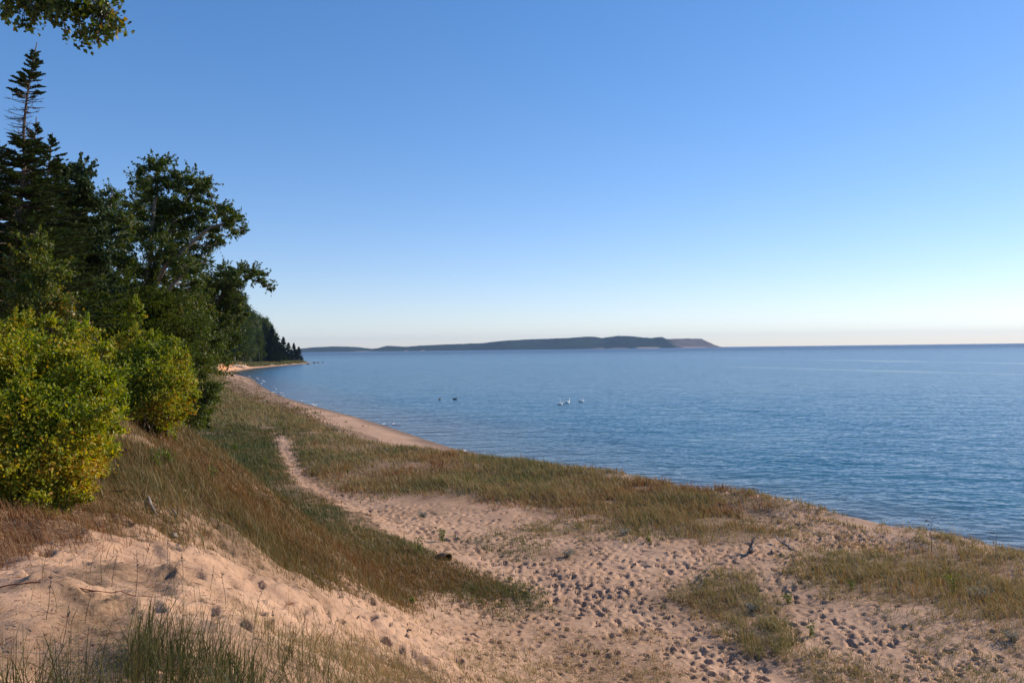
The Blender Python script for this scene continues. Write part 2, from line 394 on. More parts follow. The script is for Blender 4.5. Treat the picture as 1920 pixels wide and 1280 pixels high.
# soil and litter wherever trees and shrubs stand
wood = sm(26.5, 30, GS + 1.5 * noise(GX, GY, 5, 41)) * sm(42, 60, GY); wood = np.maximum(wood, sm(38.2, 40, GS) * sm(5, 9, GY))
wood = np.maximum(wood, sm(10, 15, GS) * sm(120, 150, GY))
soilmask = np.maximum(soilmask, wood)
soilmask = np.maximum(soilmask, .75 * np.clip(fbm(GX, GY, 3.0, 4, 95) * 2.4 + .15, 0, 1) * sm(9, 12, GS) * (1 - .8 * np.clip(TR, 0, 1)) * sm(75, 50, GY))
soilmask = np.maximum(soilmask, .85 * np.clip(fbm(GX, GY, 1.1, 4, 96) * 2.6 + .35, 0, 1) * sm(33, 35, GS) * sm(-.30, -.48, GX / np.maximum(GY, 1)) * sm(30, 20, GY))
wet = sm(3.0, .3, GS + .9 * noise(GX, GY, 4, 51))
cliff = sm(335, 360, GY) * sm(490, 470, GY) * sm(4.2, 5.2, GS) * sm(8.5, 7, GS + 1.5 * noise(GX, GY, 6, 55))
cols = np.stack([soilmask, wet, cliff], -1)
# drop the faces that would lie deep under the lake
nr, nc = GZ.shape
idx = np.arange(nr * nc).reshape(nr, nc)
Q = np.stack([idx[:-1, :-1], idx[:-1, 1:], idx[1:, 1:], idx[1:, :-1]], -1)
keep = GZ[:-1, :-1] > -2.5
Q = Q[keep]
V = np.stack([GX, GY, GZ], -1).reshape(-1, 3)
used = np.zeros(len(V), bool); used[Q.ravel()] = True; remap = np.cumsum(used) - 1
V = V[used]; Q = remap[Q]

m, nt, b = new_mat('sand'); M['sand'] = m
tc = nd(nt, 'ShaderNodeTexCoord'); at_ = nd(nt, 'ShaderNodeAttribute', attribute_name='cover'); sp = nd(nt, 'ShaderNodeSeparateColor')
nt.links.new(at_.outputs['Color'], sp.inputs[0])
def nz(scale, det=4.0, rough=.55):
    n = nd(nt, 'ShaderNodeTexNoise', i_Scale=scale, i_Detail=det, i_Roughness=rough); nt.links.new(tc.outputs['Object'], n.inputs['Vector']); return n.outputs[0]
n_big, n_mid, n_fine = nz(.35), nz(5.0, 5.0, .65), nz(90.0, 3.0, .7)
base = ramp(nt, n_big, [(.3, (.47, .285, .18)), (.7, (.585, .37, .24))])
def mix(a, b_, f, mode='MIX'):
    x = nd(nt, 'ShaderNodeMix', data_type='RGBA', blend_type=mode)
    for s_, v in ((6, a), (7, b_)):
        if isinstance(v, tuple): x.inputs[s_].default_value = (*v, 1)
        else: nt.links.new(v, x.inputs[s_])
    if isinstance(f, float): x.inputs[0].default_value = f
    else: nt.links.new(f, x.inputs[0])
    return x.outputs[2]
def rng_map(src, a, b_, c=0.0, d=1.0):
    r = nd(nt, 'ShaderNodeMapRange'); nt.links.new(src, r.inputs[0])
    for i_, v in enumerate((a, b_, c, d)): r.inputs[i_ + 1].default_value = v
    return r.outputs[0]
def mul(a, b_):
    x = nd(nt, 'ShaderNodeMath', operation='MULTIPLY')
    for s_, v in ((0, a), (1, b_)):
        if isinstance(v, float): x.inputs[s_].default_value = v
        else: nt.links.new(v, x.inputs[s_])
    return x.outputs[0]
c = mix(base, (.34, .195, .115), rng_map(n_mid, .48, .72, 0, .7))
grain = ramp(nt, n_fine, [(.35, (.72, .72, .72)), (.6, (1.06, 1.06, 1.06))]); c = mix(c, grain, 1.0, 'MULTIPLY')
peb = nd(nt, 'ShaderNodeTexVoronoi', i_Scale=14.0); nt.links.new(tc.outputs['Object'], peb.inputs['Vector'])
c = mix(c, (.10, .06, .04), mul(rng_map(peb.outputs['Distance'], .17, .10), rng_map(nz(1.2), .5, .62)))     # dark bits of bark and twig
lit = ramp(nt, nz(26.0, 4.0, .7), [(.35, (.10, .055, .028)), (.55, (.20, .125, .07)), (.72, (.33, .22, .14))])
c = mix(c, lit, mul(sp.outputs[0], rng_map(nz(2.2, 5.0, .7), .30, .55, .25, 1)))
c = mix(c, (.55, .25, .11), sp.outputs[2])
pale = mix(c, (.50, .36, .25), .0)
c = mix(c, (.17, .115, .08), mul(sp.outputs[1], .8))
nt.links.new(c, b.inputs['Base Color']); b.inputs['Roughness'].default_value = .92; b.inputs['Specular IOR Level'].default_value = .2
bp1 = nd(nt, 'ShaderNodeBump', i_Strength=.55, i_Distance=.05); nt.links.new(n_mid, bp1.inputs['Height'])
bp2 = nd(nt, 'ShaderNodeBump', i_Strength=.5, i_Distance=.008); nt.links.new(n_fine, bp2.inputs['Height']); nt.links.new(bp1.outputs[0], bp2.inputs['Normal'])
nt.links.new(bp2.outputs[0], b.inputs['Normal'])
g = mesh_obj('ground', V, Q, M['sand'], attrs={'cover': cols.reshape(-1, 3)[used]})
tag(g, 'pale pinkish sand dune, terrace and beach trodden with footprints', 'ground', kind='structure')

# ------------------------------------------------------------------ lake
wy = np.concatenate([np.exp(np.linspace(math.log(12), math.log(260), 1000)), np.exp(np.linspace(math.log(262), math.log(12500), 330))])
wa = np.concatenate([np.arange(-1.2, -.45, .02), np.arange(-.45, .66, .0022), np.arange(.66, 2.4, .03)])
WX = wa[None, :] * wy[:, None]; WY = np.broadcast_to(wy[:, None], WX.shape).copy()
WS = shore_s(WX, WY)
# small waves running in from the right, flattening out towards the beach
def waves(x, y):
    z = 0; r2 = np.random.default_rng(3)
    for lam, a_, sp_ in [(2.4, .014, .6), (1.6, .016, .7), (1.1, .018, .8), (.8, .016, .9), (.55, .012, 1.0), (.4, .009, 1.2)]:
        for _ in range(4):
            th = R(250) + r2.normal() * sp_; k = 2 * math.pi / (lam * r2.uniform(.8, 1.25)); ph = r2.uniform(0, 6.3)
            wx = x + .9 * lam * noise(x, y, lam * 3.1, 60); q = k * (wx * math.cos(th) + y * math.sin(th)) + ph
            env = .6 + .55 * noise(x + ph * 17, y - ph * 9, lam * 5, 61)
            z = z + a_ * .66 * env * (np.sin(q) + .22 * np.sin(2 * q + 1.2))
    return z
nearw = wy < 262
WZ = np.zeros_like(WX)
amp = sm(0, 14, -WS[nearw]) * .75 + .25
WZ[nearw] = waves(WX[nearw], WY[nearw]) * amp * sm(262, 120, WY[nearw]) * (.75 + .35 * fbm(WX[nearw], WY[nearw], 14, 2, 66))
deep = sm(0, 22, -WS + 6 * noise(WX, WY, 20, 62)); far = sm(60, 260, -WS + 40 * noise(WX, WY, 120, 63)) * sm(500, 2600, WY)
# slicks: long calm lines lying on the lake
def line_mask(pts, wd):
    P = np.array([at(px, py, CAMZ * FPX / (py - (HY - ROLL * (px - 960))))[:2] for px, py in pts]); mm = np.zeros(WX.shape)
    for i in range(len(P) - 1):
        dx, dy = P[i + 1] - P[i]; L = dx * dx + dy * dy; u = np.clip(((WX - P[i][0]) * dx + (WY - P[i][1]) * dy) / L, 0, 1)
        dd = np.hypot(WX - P[i][0] - u * dx, WY - P[i][1] - u * dy) + wd * .5 * noise(WX, WY, 25, 65)
        mm = np.maximum(mm, np.exp(-np.maximum(dd, 0) ** 2 / wd ** 2))
    return mm
slick = np.maximum(line_mask([(1120, 668), (1300, 668.5), (1500, 673.6), (1700, 677.5), (1960, 682)], 8) * .8, line_mask([(1390, 688), (1500, 691), (1700, 696.5), (1960, 703)], 4.5) * .8)
slick = np.maximum(slick, .5 * line_mask([(1760, 741), (1960, 742)], 3)) * (.55 + .45 * noise(WX, WY, 60, 68))
bars = np.clip(fbm(WX, WY * .35, 90, 3, 69) * 1.6, 0, 1) * sm(25, 70, -WS) * sm(900, 300, WY)
nr, nc = WX.shape; idx = np.arange(nr * nc).reshape(nr, nc)
Q = np.stack([idx[:-1, :-1], idx[:-1, 1:], idx[1:, 1:], idx[1:, :-1]], -1)
Q = Q[(WS[:-1, :-1] < 2.5)]
V = np.stack([WX, WY, WZ], -1).reshape(-1, 3); used = np.zeros(len(V), bool); used[Q.ravel()] = True; remap = np.cumsum(used) - 1
m, nt, b = new_mat('lake_water'); M['water'] = m
tc = nd(nt, 'ShaderNodeTexCoord'); at_ = nd(nt, 'ShaderNodeAttribute', attribute_name='depth'); sp = nd(nt, 'ShaderNodeSeparateColor'); nt.links.new(at_.outputs['Color'], sp.inputs[0])
sl_ = nd(nt, 'ShaderNodeAttribute', attribute_name='slick')
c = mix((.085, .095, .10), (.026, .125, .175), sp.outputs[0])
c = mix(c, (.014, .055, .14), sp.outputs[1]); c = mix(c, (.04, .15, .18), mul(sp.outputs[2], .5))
nt.nodes.remove(b); df = nd(nt, 'ShaderNodeBsdfDiffuse'); gl = nd(nt, 'ShaderNodeBsdfGlossy'); fn = nd(nt, 'ShaderNodeFresnel', i_IOR=1.33); mxs = nd(nt, 'ShaderNodeMixShader')
nt.links.new(c, df.inputs[0]); nt.links.new(rng_map(sl_.outputs['Fac'], 0, 1, .20, .08), gl.inputs['Roughness'])
# wave facets too small to model keep turning part of the surface towards the viewer, more so far out
lim = mix((.96, .96, .96), (.50, .50, .50), sp.outputs[1]); lim2 = mix(lim, (.85, .85, .85), sl_.outputs['Fac'])
nt.links.new(mul(fn.outputs[0], lim2), mxs.inputs[0]); nt.links.new(df.outputs[0], mxs.inputs[1]); nt.links.new(gl.outputs[0], mxs.inputs[2]); nt.links.new(mxs.outputs[0], nt.nodes['Material Output'].inputs[0])
mp = nd(nt, 'ShaderNodeMapping'); mp.inputs['Rotation'].default_value = (0, 0, R(-22)); mp.inputs['Scale'].default_value = (.62, 1, 1); nt.links.new(tc.outputs['Object'], mp.inputs[0])
prev = None
for sc_, dist in ((.22, .8), (.8, .24), (2.6, .06), (7.0, .016)):
    n = nd(nt, 'ShaderNodeTexNoise', i_Scale=sc_, i_Detail=3.0, i_Roughness=.55); nt.links.new(mp.outputs[0], n.inputs['Vector'])
    bp = nd(nt, 'ShaderNodeBump', i_Distance=dist); nt.links.new(n.outputs[0], bp.inputs['Height'])
    nt.links.new(rng_map(sl_.outputs['Fac'], 0, 1, 1.0, .12), bp.inputs['Strength'])
    if prev: nt.links.new(prev, bp.inputs['Normal'])
    prev = bp.outputs[0]
nt.links.new(prev, gl.inputs['Normal']); nt.links.new(prev, fn.inputs['Normal'])
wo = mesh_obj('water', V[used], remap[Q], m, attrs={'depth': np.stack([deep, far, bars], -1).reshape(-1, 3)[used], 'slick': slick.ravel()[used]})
tag(wo, 'blue rippled lake reaching to the horizon', 'water', kind='structure')

# ------------------------------------------------------------------ island on the horizon
IS = np.array([(560, 653), (575, 651), (620, 649), (655, 650), (685, 654), (700, 653), (722, 648), (760, 650), (790, 647.5), (840, 645), (900, 643), (950, 638), (1000, 635), (1060, 633.5), (1100, 630.5), (1118, 630), (1132, 633), (1160, 629), (1190, 630.5), (1222, 634), (1240, 631), (1250, 635), (1290, 634), (1318, 634.5), (1332, 641), (1346, 650.5)], float)
ix = np.arange(555, 1347, .8); D0 = 7600.0
top = (HY - ROLL * (ix - 960) - np.interp(ix, IS[:, 0], IS[:, 1])) / FPX * D0 + CAMZ + 1.6 * noise(ix, ix * 0, 4, 80) + 1.0 * noise(ix, ix * 0, 1.6, 81) * (ix < 1245)
v = np.linspace(0, 1, 34)
ux = (ix[:, None] - 960) / FPX * D0; dep = -520 + 1500 * v[None, :]
prof = np.clip(sm(0, .42, v) * .98 + .02 * v, 0, 1) * sm(1.0, .6, v)
h = top[:, None] * prof[None, :]
dd = D0 + dep + 150 * noise(ix, ix * 0, 60, 83)[:, None]
XX = ux * (1 + dep / D0 * .2) + 0 * v; h = h + (7 * fbm(XX, dd, 160, 3, 84) + 2.5 * noise(XX, dd, 35, 86)) * sm(.1, .3, v)[None, :] * sm(1, .5, v)[None, :] * (prof[None, :] < .97)
h[:, 0] = -2; h[:, -1] = -2
sand_i = np.zeros_like(h); sand_i[:, 1:3] = (np.clip(noise(ix, ix * 0, 14, 85) * 2 + .1, 0, 1) * sm(1090, 1150, ix))[:, None]
sand_i[:, 1:4] = np.maximum(sand_i[:, 1:4], (np.exp(-((ix - 688) / 12) ** 2) + np.exp(-((ix - 772) / 2.5) ** 2) + .8 * np.exp(-((ix - 802) / 3) ** 2))[:, None] * .9)
bare = sm(1243, 1262, ix)[:, None] * np.ones_like(h)
n1, n2 = h.shape; idx = np.arange(n1 * n2).reshape(n1, n2)
m, nt, b = new_mat('wooded_island'); tc = nd(nt, 'ShaderNodeTexCoord'); at_ = nd(nt, 'ShaderNodeAttribute', attribute_name='cover'); sp = nd(nt, 'ShaderNodeSeparateColor'); nt.links.new(at_.outputs['Color'], sp.inputs[0])
n_ = nd(nt, 'ShaderNodeTexNoise', i_Scale=.012, i_Detail=7.0, i_Roughness=.7); nt.links.new(tc.outputs['Object'], n_.inputs['Vector'])
c = ramp(nt, n_.outputs[0], [(.35, (.008, .020, .018)), (.65, (.028, .048, .036))])
c = mix(c, ramp(nt, n_.outputs[0], [(.35, (.10, .085, .08)), (.6, (.22, .18, .16))]), sp.outputs[1]); c = mix(c, (.45, .34, .28), sp.outputs[0])
nt.links.new(c, b.inputs['Base Color']); b.inputs['Roughness'].default_value = 1; b.inputs['Specular IOR Level'].default_value = 0
bp = nd(nt, 'ShaderNodeBump', i_Strength=1.0, i_Distance=8.0); nt.links.new(n_.outputs[0], bp.inputs['Height']); nt.links.new(bp.outputs[0], b.inputs['Normal'])
io = mesh_obj('island', np.stack([XX, dd * np.ones_like(h), h], -1).reshape(-1, 3), np.stack([idx[:-1, :-1], idx[1:, :-1], idx[1:, 1:], idx[:-1, 1:]], -1).reshape(-1, 4), m, attrs={'cover': np.stack([sand_i, bare, 0 * h], -1).reshape(-1, 3)})
tag(io, 'long low wooded island on the horizon ending in a bare bluff', 'island', kind='structure')

# ------------------------------------------------------------------ haze over the lake
bpy.ops.mesh.primitive_cube_add(size=1, location=(0, 6500 - 60, 100)); hz = bpy.context.object; hz.name = 'haze'; hz.scale = (30000, 13600, 208)
m = bpy.data.materials.new('haze'); m.use_nodes = True; nt = m.node_tree; nt.nodes.clear()
o_ = nt.nodes.new('ShaderNodeOutputMaterial'); pv = nt.nodes.new('ShaderNodeVolumePrincipled'); pv.inputs['Color'].default_value = (.46, .68, 1, 1); pv.inputs['Density'].default_value = 4.2e-5; pv.inputs['Anisotropy'].default_value = 0
nt.links.new(pv.outputs[0], o_.inputs['Volume']); hz.data.materials.append(m)
tag(hz, 'thin blue haze over the lake', 'haze', kind='stuff')
#--END3
# ------------------------------------------------------------------ grass
def grass_mat(name, stops, trans=.3): 
    return foliage_mat(name, stops, trans, .6, .25)
M['grass'] = grass_mat('dune_grass', [(0, (.055, .075, .02)), (.3, (.12, .125, .042)), (.5, (.23, .19, .085)), (.68, (.36, .26, .13)), (.8, (.25, .12, .05)), (1, (.16, .07, .03))])
M['grass_dark'] = grass_mat('hollow_grass', [(0, (.045, .07, .02)), (.3, (.08, .09, .028)), (.5, (.15, .115, .045)), (.68, (.22, .13, .052)), (.8, (.17, .08, .032)), (1, (.12, .052, .022))])
M['grass_near'] = grass_mat('foreground_stem', [(0, (.03, .045, .012)), (.35, (.075, .085, .025)), (.6, (.16, .12, .05)), (.8, (.28, .20, .10)), (1, (.10, .05, .025))])
gr = np.random.default_rng(17)

def sample_region(poly, n, ymin=2.5):
    """points inside a world outline, thinning with distance so far grass is not denser than it can be seen"""
    a = poly[:, 0] / poly[:, 1]; v = 1 / poly[:, 1]
    P = []; tot = 0
    while tot < n:
        aa = gr.uniform(a.min() - .02, a.max() + .02, n * 3); vv = gr.uniform(v.min() * .9, v.max() * 1.1, n * 3)
        Y = 1 / vv; X = aa * Y
        jx = X + .5 * noise(X, Y, 1.3, 91) + .25 * noise(X, Y, .4, 92); jy = Y + .5 * noise(X, Y, 1.3, 93) * (1 + Y / 40)
        k = inpoly(jx, jy, poly) & (Y > ymin); P.append(np.stack([X[k], Y[k]], 1)); tot += k.sum()
        if k.sum() == 0: break
    return np.concatenate(P)[:n]

def blades(P, H, W, tint, lean=.35, segs=3, wind=(-.25, -.1), sink=.03):
    n = len(P); x, y = P[:, 0], P[:, 1]; z = zg(x, y) - sink
    th = gr.uniform(0, 2 * math.pi, n); ln = np.abs(gr.normal(size=n)) * lean
    dx = np.cos(th) * ln + wind[0]; dy = np.sin(th) * ln + wind[1]
    fa = gr.uniform(0, math.pi, n); wx, wy_ = np.cos(fa), np.sin(fa)
    V = []
    for k in range(segs + 1):
        t = k / segs; q = t * t * .8 + t * .35
        cx = x + dx * H * q; cy = y + dy * H * q; cz = z + H * (t - .28 * t * t * np.minimum(1.2, (dx * dx + dy * dy)))
        if k < segs:
            w_ = W * .5 * (1 - t * .55)
            V += [np.stack([cx - wx * w_, cy - wy_ * w_, cz], 1), np.stack([cx + wx * w_, cy + wy_ * w_, cz], 1)]
        else: V.append(np.stack([cx, cy, cz], 1))
    m_ = 2 * segs + 1; V = np.stack(V, 1).reshape(-1, 3); b0 = np.arange(n)[:, None] * m_
    F4 = np.concatenate([b0 + np.array([[2 * k, 2 * k + 1, 2 * k + 3, 2 * k + 2]]) for k in range(segs - 1)]) if segs > 1 else []
    F3 = b0 + np.array([[2 * segs - 2, 2 * segs - 1, 2 * segs]])
    return V, F4, F3, np.repeat(tint, m_)

def meadow(name, label, parts, mat='grass'):
    mb = MB()
    for P, H, W, tint, kw in parts:
        V, F4, F3, t = blades(P, H, W, tint, **kw); mb.add(V, F4 if len(F4) else None, F3, t)
    o = mb.build(name, M[mat], smooth=False); tag(o, label, 'grass', kind='stuff'); return o

def tufted(poly, ntuft, per, spread, hmean, tmean, tvar, skip=.45, smin=4.6, ymin=2.5, wk=1.0, keepn=0.0, feather=.8):
    C = sample_region(poly, ntuft, ymin)
    s_ = shore_s(C[:, 0], C[:, 1]); b_ = np.interp(C[:, 1], [0, 45, 60, 80, 200, 330, 400, 470, 600], [3.6, 3.8, 4.6, 8.0, 9, 8, 5, 3.5, 3.5])
    ok = (s_ > b_ + np.where(C[:, 1] < 60, -.5, .5) + .8 * noise(C[:, 0], C[:, 1], 3, 101)) & (trod(C[:, 0], C[:, 1]) < skip + .15 * noise(C[:, 0], C[:, 1], .8, 102))
    if keepn > -1: ok &= fbm(C[:, 0], C[:, 1], 2.2 + C[0, 1] * 0, 3, 103) > keepn - .6
    C = C[ok]; C = C + gr.normal(size=C.shape) * np.array([.35, .9]) * feather * (1 + C[:, 1:2] / 50); C = C[trod(C[:, 0], C[:, 1]) < skip + .12]; th = gr.uniform(.55, 1.2, len(C)); tt = tmean + tvar * (.7 * fbm(C[:, 0], C[:, 1], 4, 3, 104) * 2 + .5 * gr.normal(size=len(C)))
    P = np.repeat(C, per, 0); sp_ = spread * (1 + np.repeat(C[:, 1], per) / 60); P = P + gr.normal(size=P.shape) * sp_[:, None]
    H = hmean * np.repeat(th, per) * gr.uniform(.4, 1.15, len(P)); W = np.maximum(.005, .0008 * P[:, 1]) * wk
    return P, H, W, np.clip(np.repeat(tt, per) + .10 * gr.normal(size=len(P)), 0, 1)

mg = GRW['marram'].copy()
# let the strip run out over the lip to the lake side
q = tufted(np.array(spx([(px, py - (12 if i in range(8, 21) else 0)) for i, (px, py) in enumerate(GR['marram'])])), 24000, 5, .12, .44, .53, .30, keepn=.40, skip=.5)
# it gets thinner and drier towards the viewer's right
mx_, my_ = q[0][:, 0], q[0][:, 1]; thin = fbm(mx_, my_, 2.4, 3, 151) + .45 * fbm(mx_, my_, .9, 2, 152) > -.85 + .42 * sm(.0, .22, mx_ / my_) + .12 * sm(-.1, .1, mx_ / my_)
q = (q[0][thin], q[1][thin] * (1 + .55 * noise(mx_[thin], my_[thin], 1.4, 153)), q[2][thin], np.clip(q[3][thin] + .14 * sm(0, .2, mx_[thin] / my_[thin]), 0, 1))
meadow('marram_grass', 'olive and straw marram grass along the lake edge of the terrace', [(q[0], q[1], q[2], q[3], dict(lean=.6, segs=2))])
q = tufted(GRW['valley'], 38000, 6, .10, .26, .68, .22, skip=.4, keepn=.36)
vx = q[0][:, 0]; vy = q[0][:, 1]
t_ = q[3] - .42 * sm(20, 38, vy) * (.6 + .6 * fbm(vx, vy, 6, 2, 120)) - .13 + .05 * sm(30, 33, shore_s(vx, vy))
meadow('dune_grass', 'dense dark red-brown and green grass filling the hollow', [(q[0], q[1], q[2], np.clip(t_, 0, 1), dict(lean=.45, segs=2))], 'grass_dark')
GRW_RIGHT = np.array(spx([(px, py - (14 if i in (2, 3, 4, 5, 6) else 0)) for i, (px, py) in enumerate(GR['right'])]))
GRW['upper'] = np.array(spx([(362, 775), (440, 778), (500, 800), (520, 822), (533, 870), (553, 903), (500, 905), (440, 880), (400, 850)]))
GRW['upper_two'] = np.array(spx([(372, 765), (380, 722), (415, 703), (450, 712), (520, 750), (570, 800), (556, 815), (500, 800), (440, 780)]))
parts = []
for key, nt_, tm in (('upper', 4600, .27), ('upper_two', 4600, .42)):
    q = tufted(GRW[key], nt_, 6, .12, .42, tm, .24, skip=.45, keepn=-.2, feather=2.2); parts.append((q[0], q[1], q[2], q[3], dict(lean=.5, segs=2)))
meadow('hollow_grass', 'dark green grass at the back of the hollow beside the narrow path', parts, 'grass_dark')
parts = []
for key, nt_, per, hgt, tm in (('right', 2300, 15, .34, .52), ('tuft', 330, 15, .38, .5), ('tall_tuft', 40, 26, .62, .4), ('tuft_low', 170, 14, .26, .5),
                               ('green', 200, 13, .22, .3), ('green_two', 240, 13, .24, .22), ('middle', 260, 12, .30, .48), ('far_edge', 340, 12, .25, .55)):
    q = tufted(GRW[key] if key != 'right' else GRW_RIGHT, nt_, per, .085, hgt, tm, .13, skip=.75, keepn=.58 if key in ('right', 'far_edge', 'middle') else .2, feather=1.0 if key == 'right' else .7); parts.append((q[0], q[1], q[2], q[3], dict(lean=.6, segs=2)))
for key, nt_, per, hgt, tm in (('straw', 700, 14, .22, .56), ('straw_low', 420, 12, .30, .55), ('scrub', 260, 13, .26, .84), ('slope', 140, 12, .22, .8)):
    q = tufted(GRW[key], nt_, per, .10, hgt, tm, .10, skip=1.2, keepn=.25, feather=.6); parts.append((q[0], q[1], q[2], q[3], dict(lean=.7, segs=2)))
GRW['sparse'] = np.array(spx([(640, 930), (900, 940), (1200, 975), (1400, 960), (1500, 985), (1640, 1010), (1930, 1040), (1960, 1330), (900, 1330), (760, 1190), (640, 1110), (900, 1110), (820, 1030)]))
q = tufted(GRW['sparse'], 6500, 7, .09, .13, .58, .2, skip=.5, keepn=.62); parts.append((q[0], q[1], q[2], q[3], dict(lean=.8, segs=2)))
GRW['lip'] = np.array(spx([(1380, 945), (1460, 965), (1530, 980), (1620, 1004), (1700, 1020), (1660, 1035), (1560, 1030), (1470, 1010)]))
q = tufted(GRW['lip'], 420, 10, .08, .24, .62, .2, skip=1.1, keepn=.5); parts.append((q[0], q[1], q[2], q[3], dict(lean=.8, segs=2)))
for key, nt_, hgt, tm in (('right', 1500, .62, .64), ('marram', 2600, .62, .6), ('tuft', 200, .5, .6), ('sparse', 500, .3, .6), ('valley', 900, .5, .6)):
    q = tufted(GRW[key], nt_, 2, .05, hgt, tm, .12, skip=.5, keepn=-.9); parts.append((q[0], q[1], q[2] * .8, q[3], dict(lean=.5, segs=3)))
Yl = gr.uniform(26, 60, 1500); Xl = np.interp(Yl, SH[::-1][:, 1], SH[::-1][:, 0]) if 0 else np.interp(Yl, SH[:, 1], SH[:, 0]); sl_ = gr.uniform(2.6, 7.5, 1500)
for _ in range(5): Xl = Xl - (sl_ - shore_s(Xl, Yl)) * 1.02
kl = (fbm(Xl, Yl, 2.2, 3, 171) > .02) & (sl_ > 3.2 + noise(Xl, Yl, 3, 172)); Pl = np.repeat(np.stack([Xl, Yl], 1)[kl], 9, 0); Pl = Pl + .11 * gr.normal(size=Pl.shape)
parts.append((Pl, gr.uniform(.12, .42, len(Pl)), .0009 * Pl[:, 1], np.clip(.56 + .16 * gr.normal(size=len(Pl)), 0, 1), dict(lean=.7, segs=2)))
meadow('beach_grass', 'loose tufts of dry and green beach grass on the trodden sand', parts)
# grass under and between the far trees, and along the back of the beach
Yf = np.exp(gr.uniform(math.log(95), math.log(700), 90000)); sf_ = gr.uniform(8, 40, 90000)
k_ = gr.integers(0, len(SH) - 1, 400)
ax_ = np.interp(Yf, SH[:, 1], SH[:, 0]); Xf = ax_ - sf_ * 1.1; ss = shore_s(Xf, Yf)
b_ = np.interp(Yf, [0, 45, 60, 80, 200, 330, 400, 470, 600], [3.6, 3.8, 4.6, 8.0, 9, 8, 5, 3.5, 3.5])
ok = (ss > b_ + 1.5 + noise(Xf, Yf, 6, 131)) & (Xf / Yf > -.66) & ~((Yf > 335) & (Yf < 470) & (ss < 7.5)); Pf = np.stack([Xf, Yf], 1)[ok]
n_ = 70000; Yg = np.exp(gr.uniform(math.log(320), math.log(720), n_)); sg_ = gr.uniform(3, 22, n_); yy_ = np.linspace(310, 730, 60)
def inland_v(Y, s):
    x = np.interp(Y, SH[:, 1], SH[:, 0])
    for _ in range(5): x = x - (s - shore_s(x, Y)) * 1.02
    return x
Xg = inland_v(Yg, sg_); okg = (sg_ > np.interp(Yg, [320, 400, 470], [9, 7.5, 4.5]) + .8 * noise(Xg, Yg, 7, 132)); Pg = np.stack([Xg, Yg], 1)[okg]
meadow('bank_grass', 'olive grass on the bank below the far trees', [(Pg, gr.uniform(.4, 1.1, len(Pg)), .0012 * Pg[:, 1], np.clip(.30 + .14 * gr.normal(size=len(Pg)), 0, 1), dict(lean=.4, segs=2)), (Pf, gr.uniform(.25, .6, len(Pf)), .0009 * Pf[:, 1], np.clip(.46 + .12 * gr.normal(size=len(Pf)), 0, 1), dict(lean=.4, segs=2))])

# close clump: tall stiff stems with curling leaves, at the photographer's feet
def clump(n, a0, a1, y0, y1, h0, h1, tm, lean, w_=.006):
    Y = gr.uniform(y0, y1, n); a = gr.uniform(a0, a1, n); k = (noise(a * Y, Y, .35, 141) > -.25); Y, a = Y[k], a[k]; P = np.stack([a * Y, Y], 1)
    return P, gr.uniform(h0, h1, len(P)), np.full(len(P), w_) * gr.uniform(.5, 1.2, len(P)), np.clip(tm + .16 * gr.normal(size=len(P)), 0, 1), dict(lean=lean, segs=5, wind=(.05, -.02), sink=.05)
meadow('foreground_grass', 'tall green and brown stems rising at the bottom left of the slope', [
    clump(1500, -.47, -.31, 3.9, 5.7, .16, .50, .32, .34, .0075), clump(160, -.46, -.33, 4.2, 5.6, .45, .66, .6, .2, .004), clump(900, -.47, -.31, 4.0, 5.6, .10, .38, .62, .8), clump(620, -.62, -.47, 3.8, 4.9, .22, .5, .42, .55),
    clump(950, -.31, -.14, 4.6, 7.0, .16, .46, .5, .6, .006), clump(260, -.14, .02, 6.5, 10.5, .15, .4, .6, .6), clump(160, -.60, -.3, 6, 9, .15, .4, .62, .6)], 'grass_near')
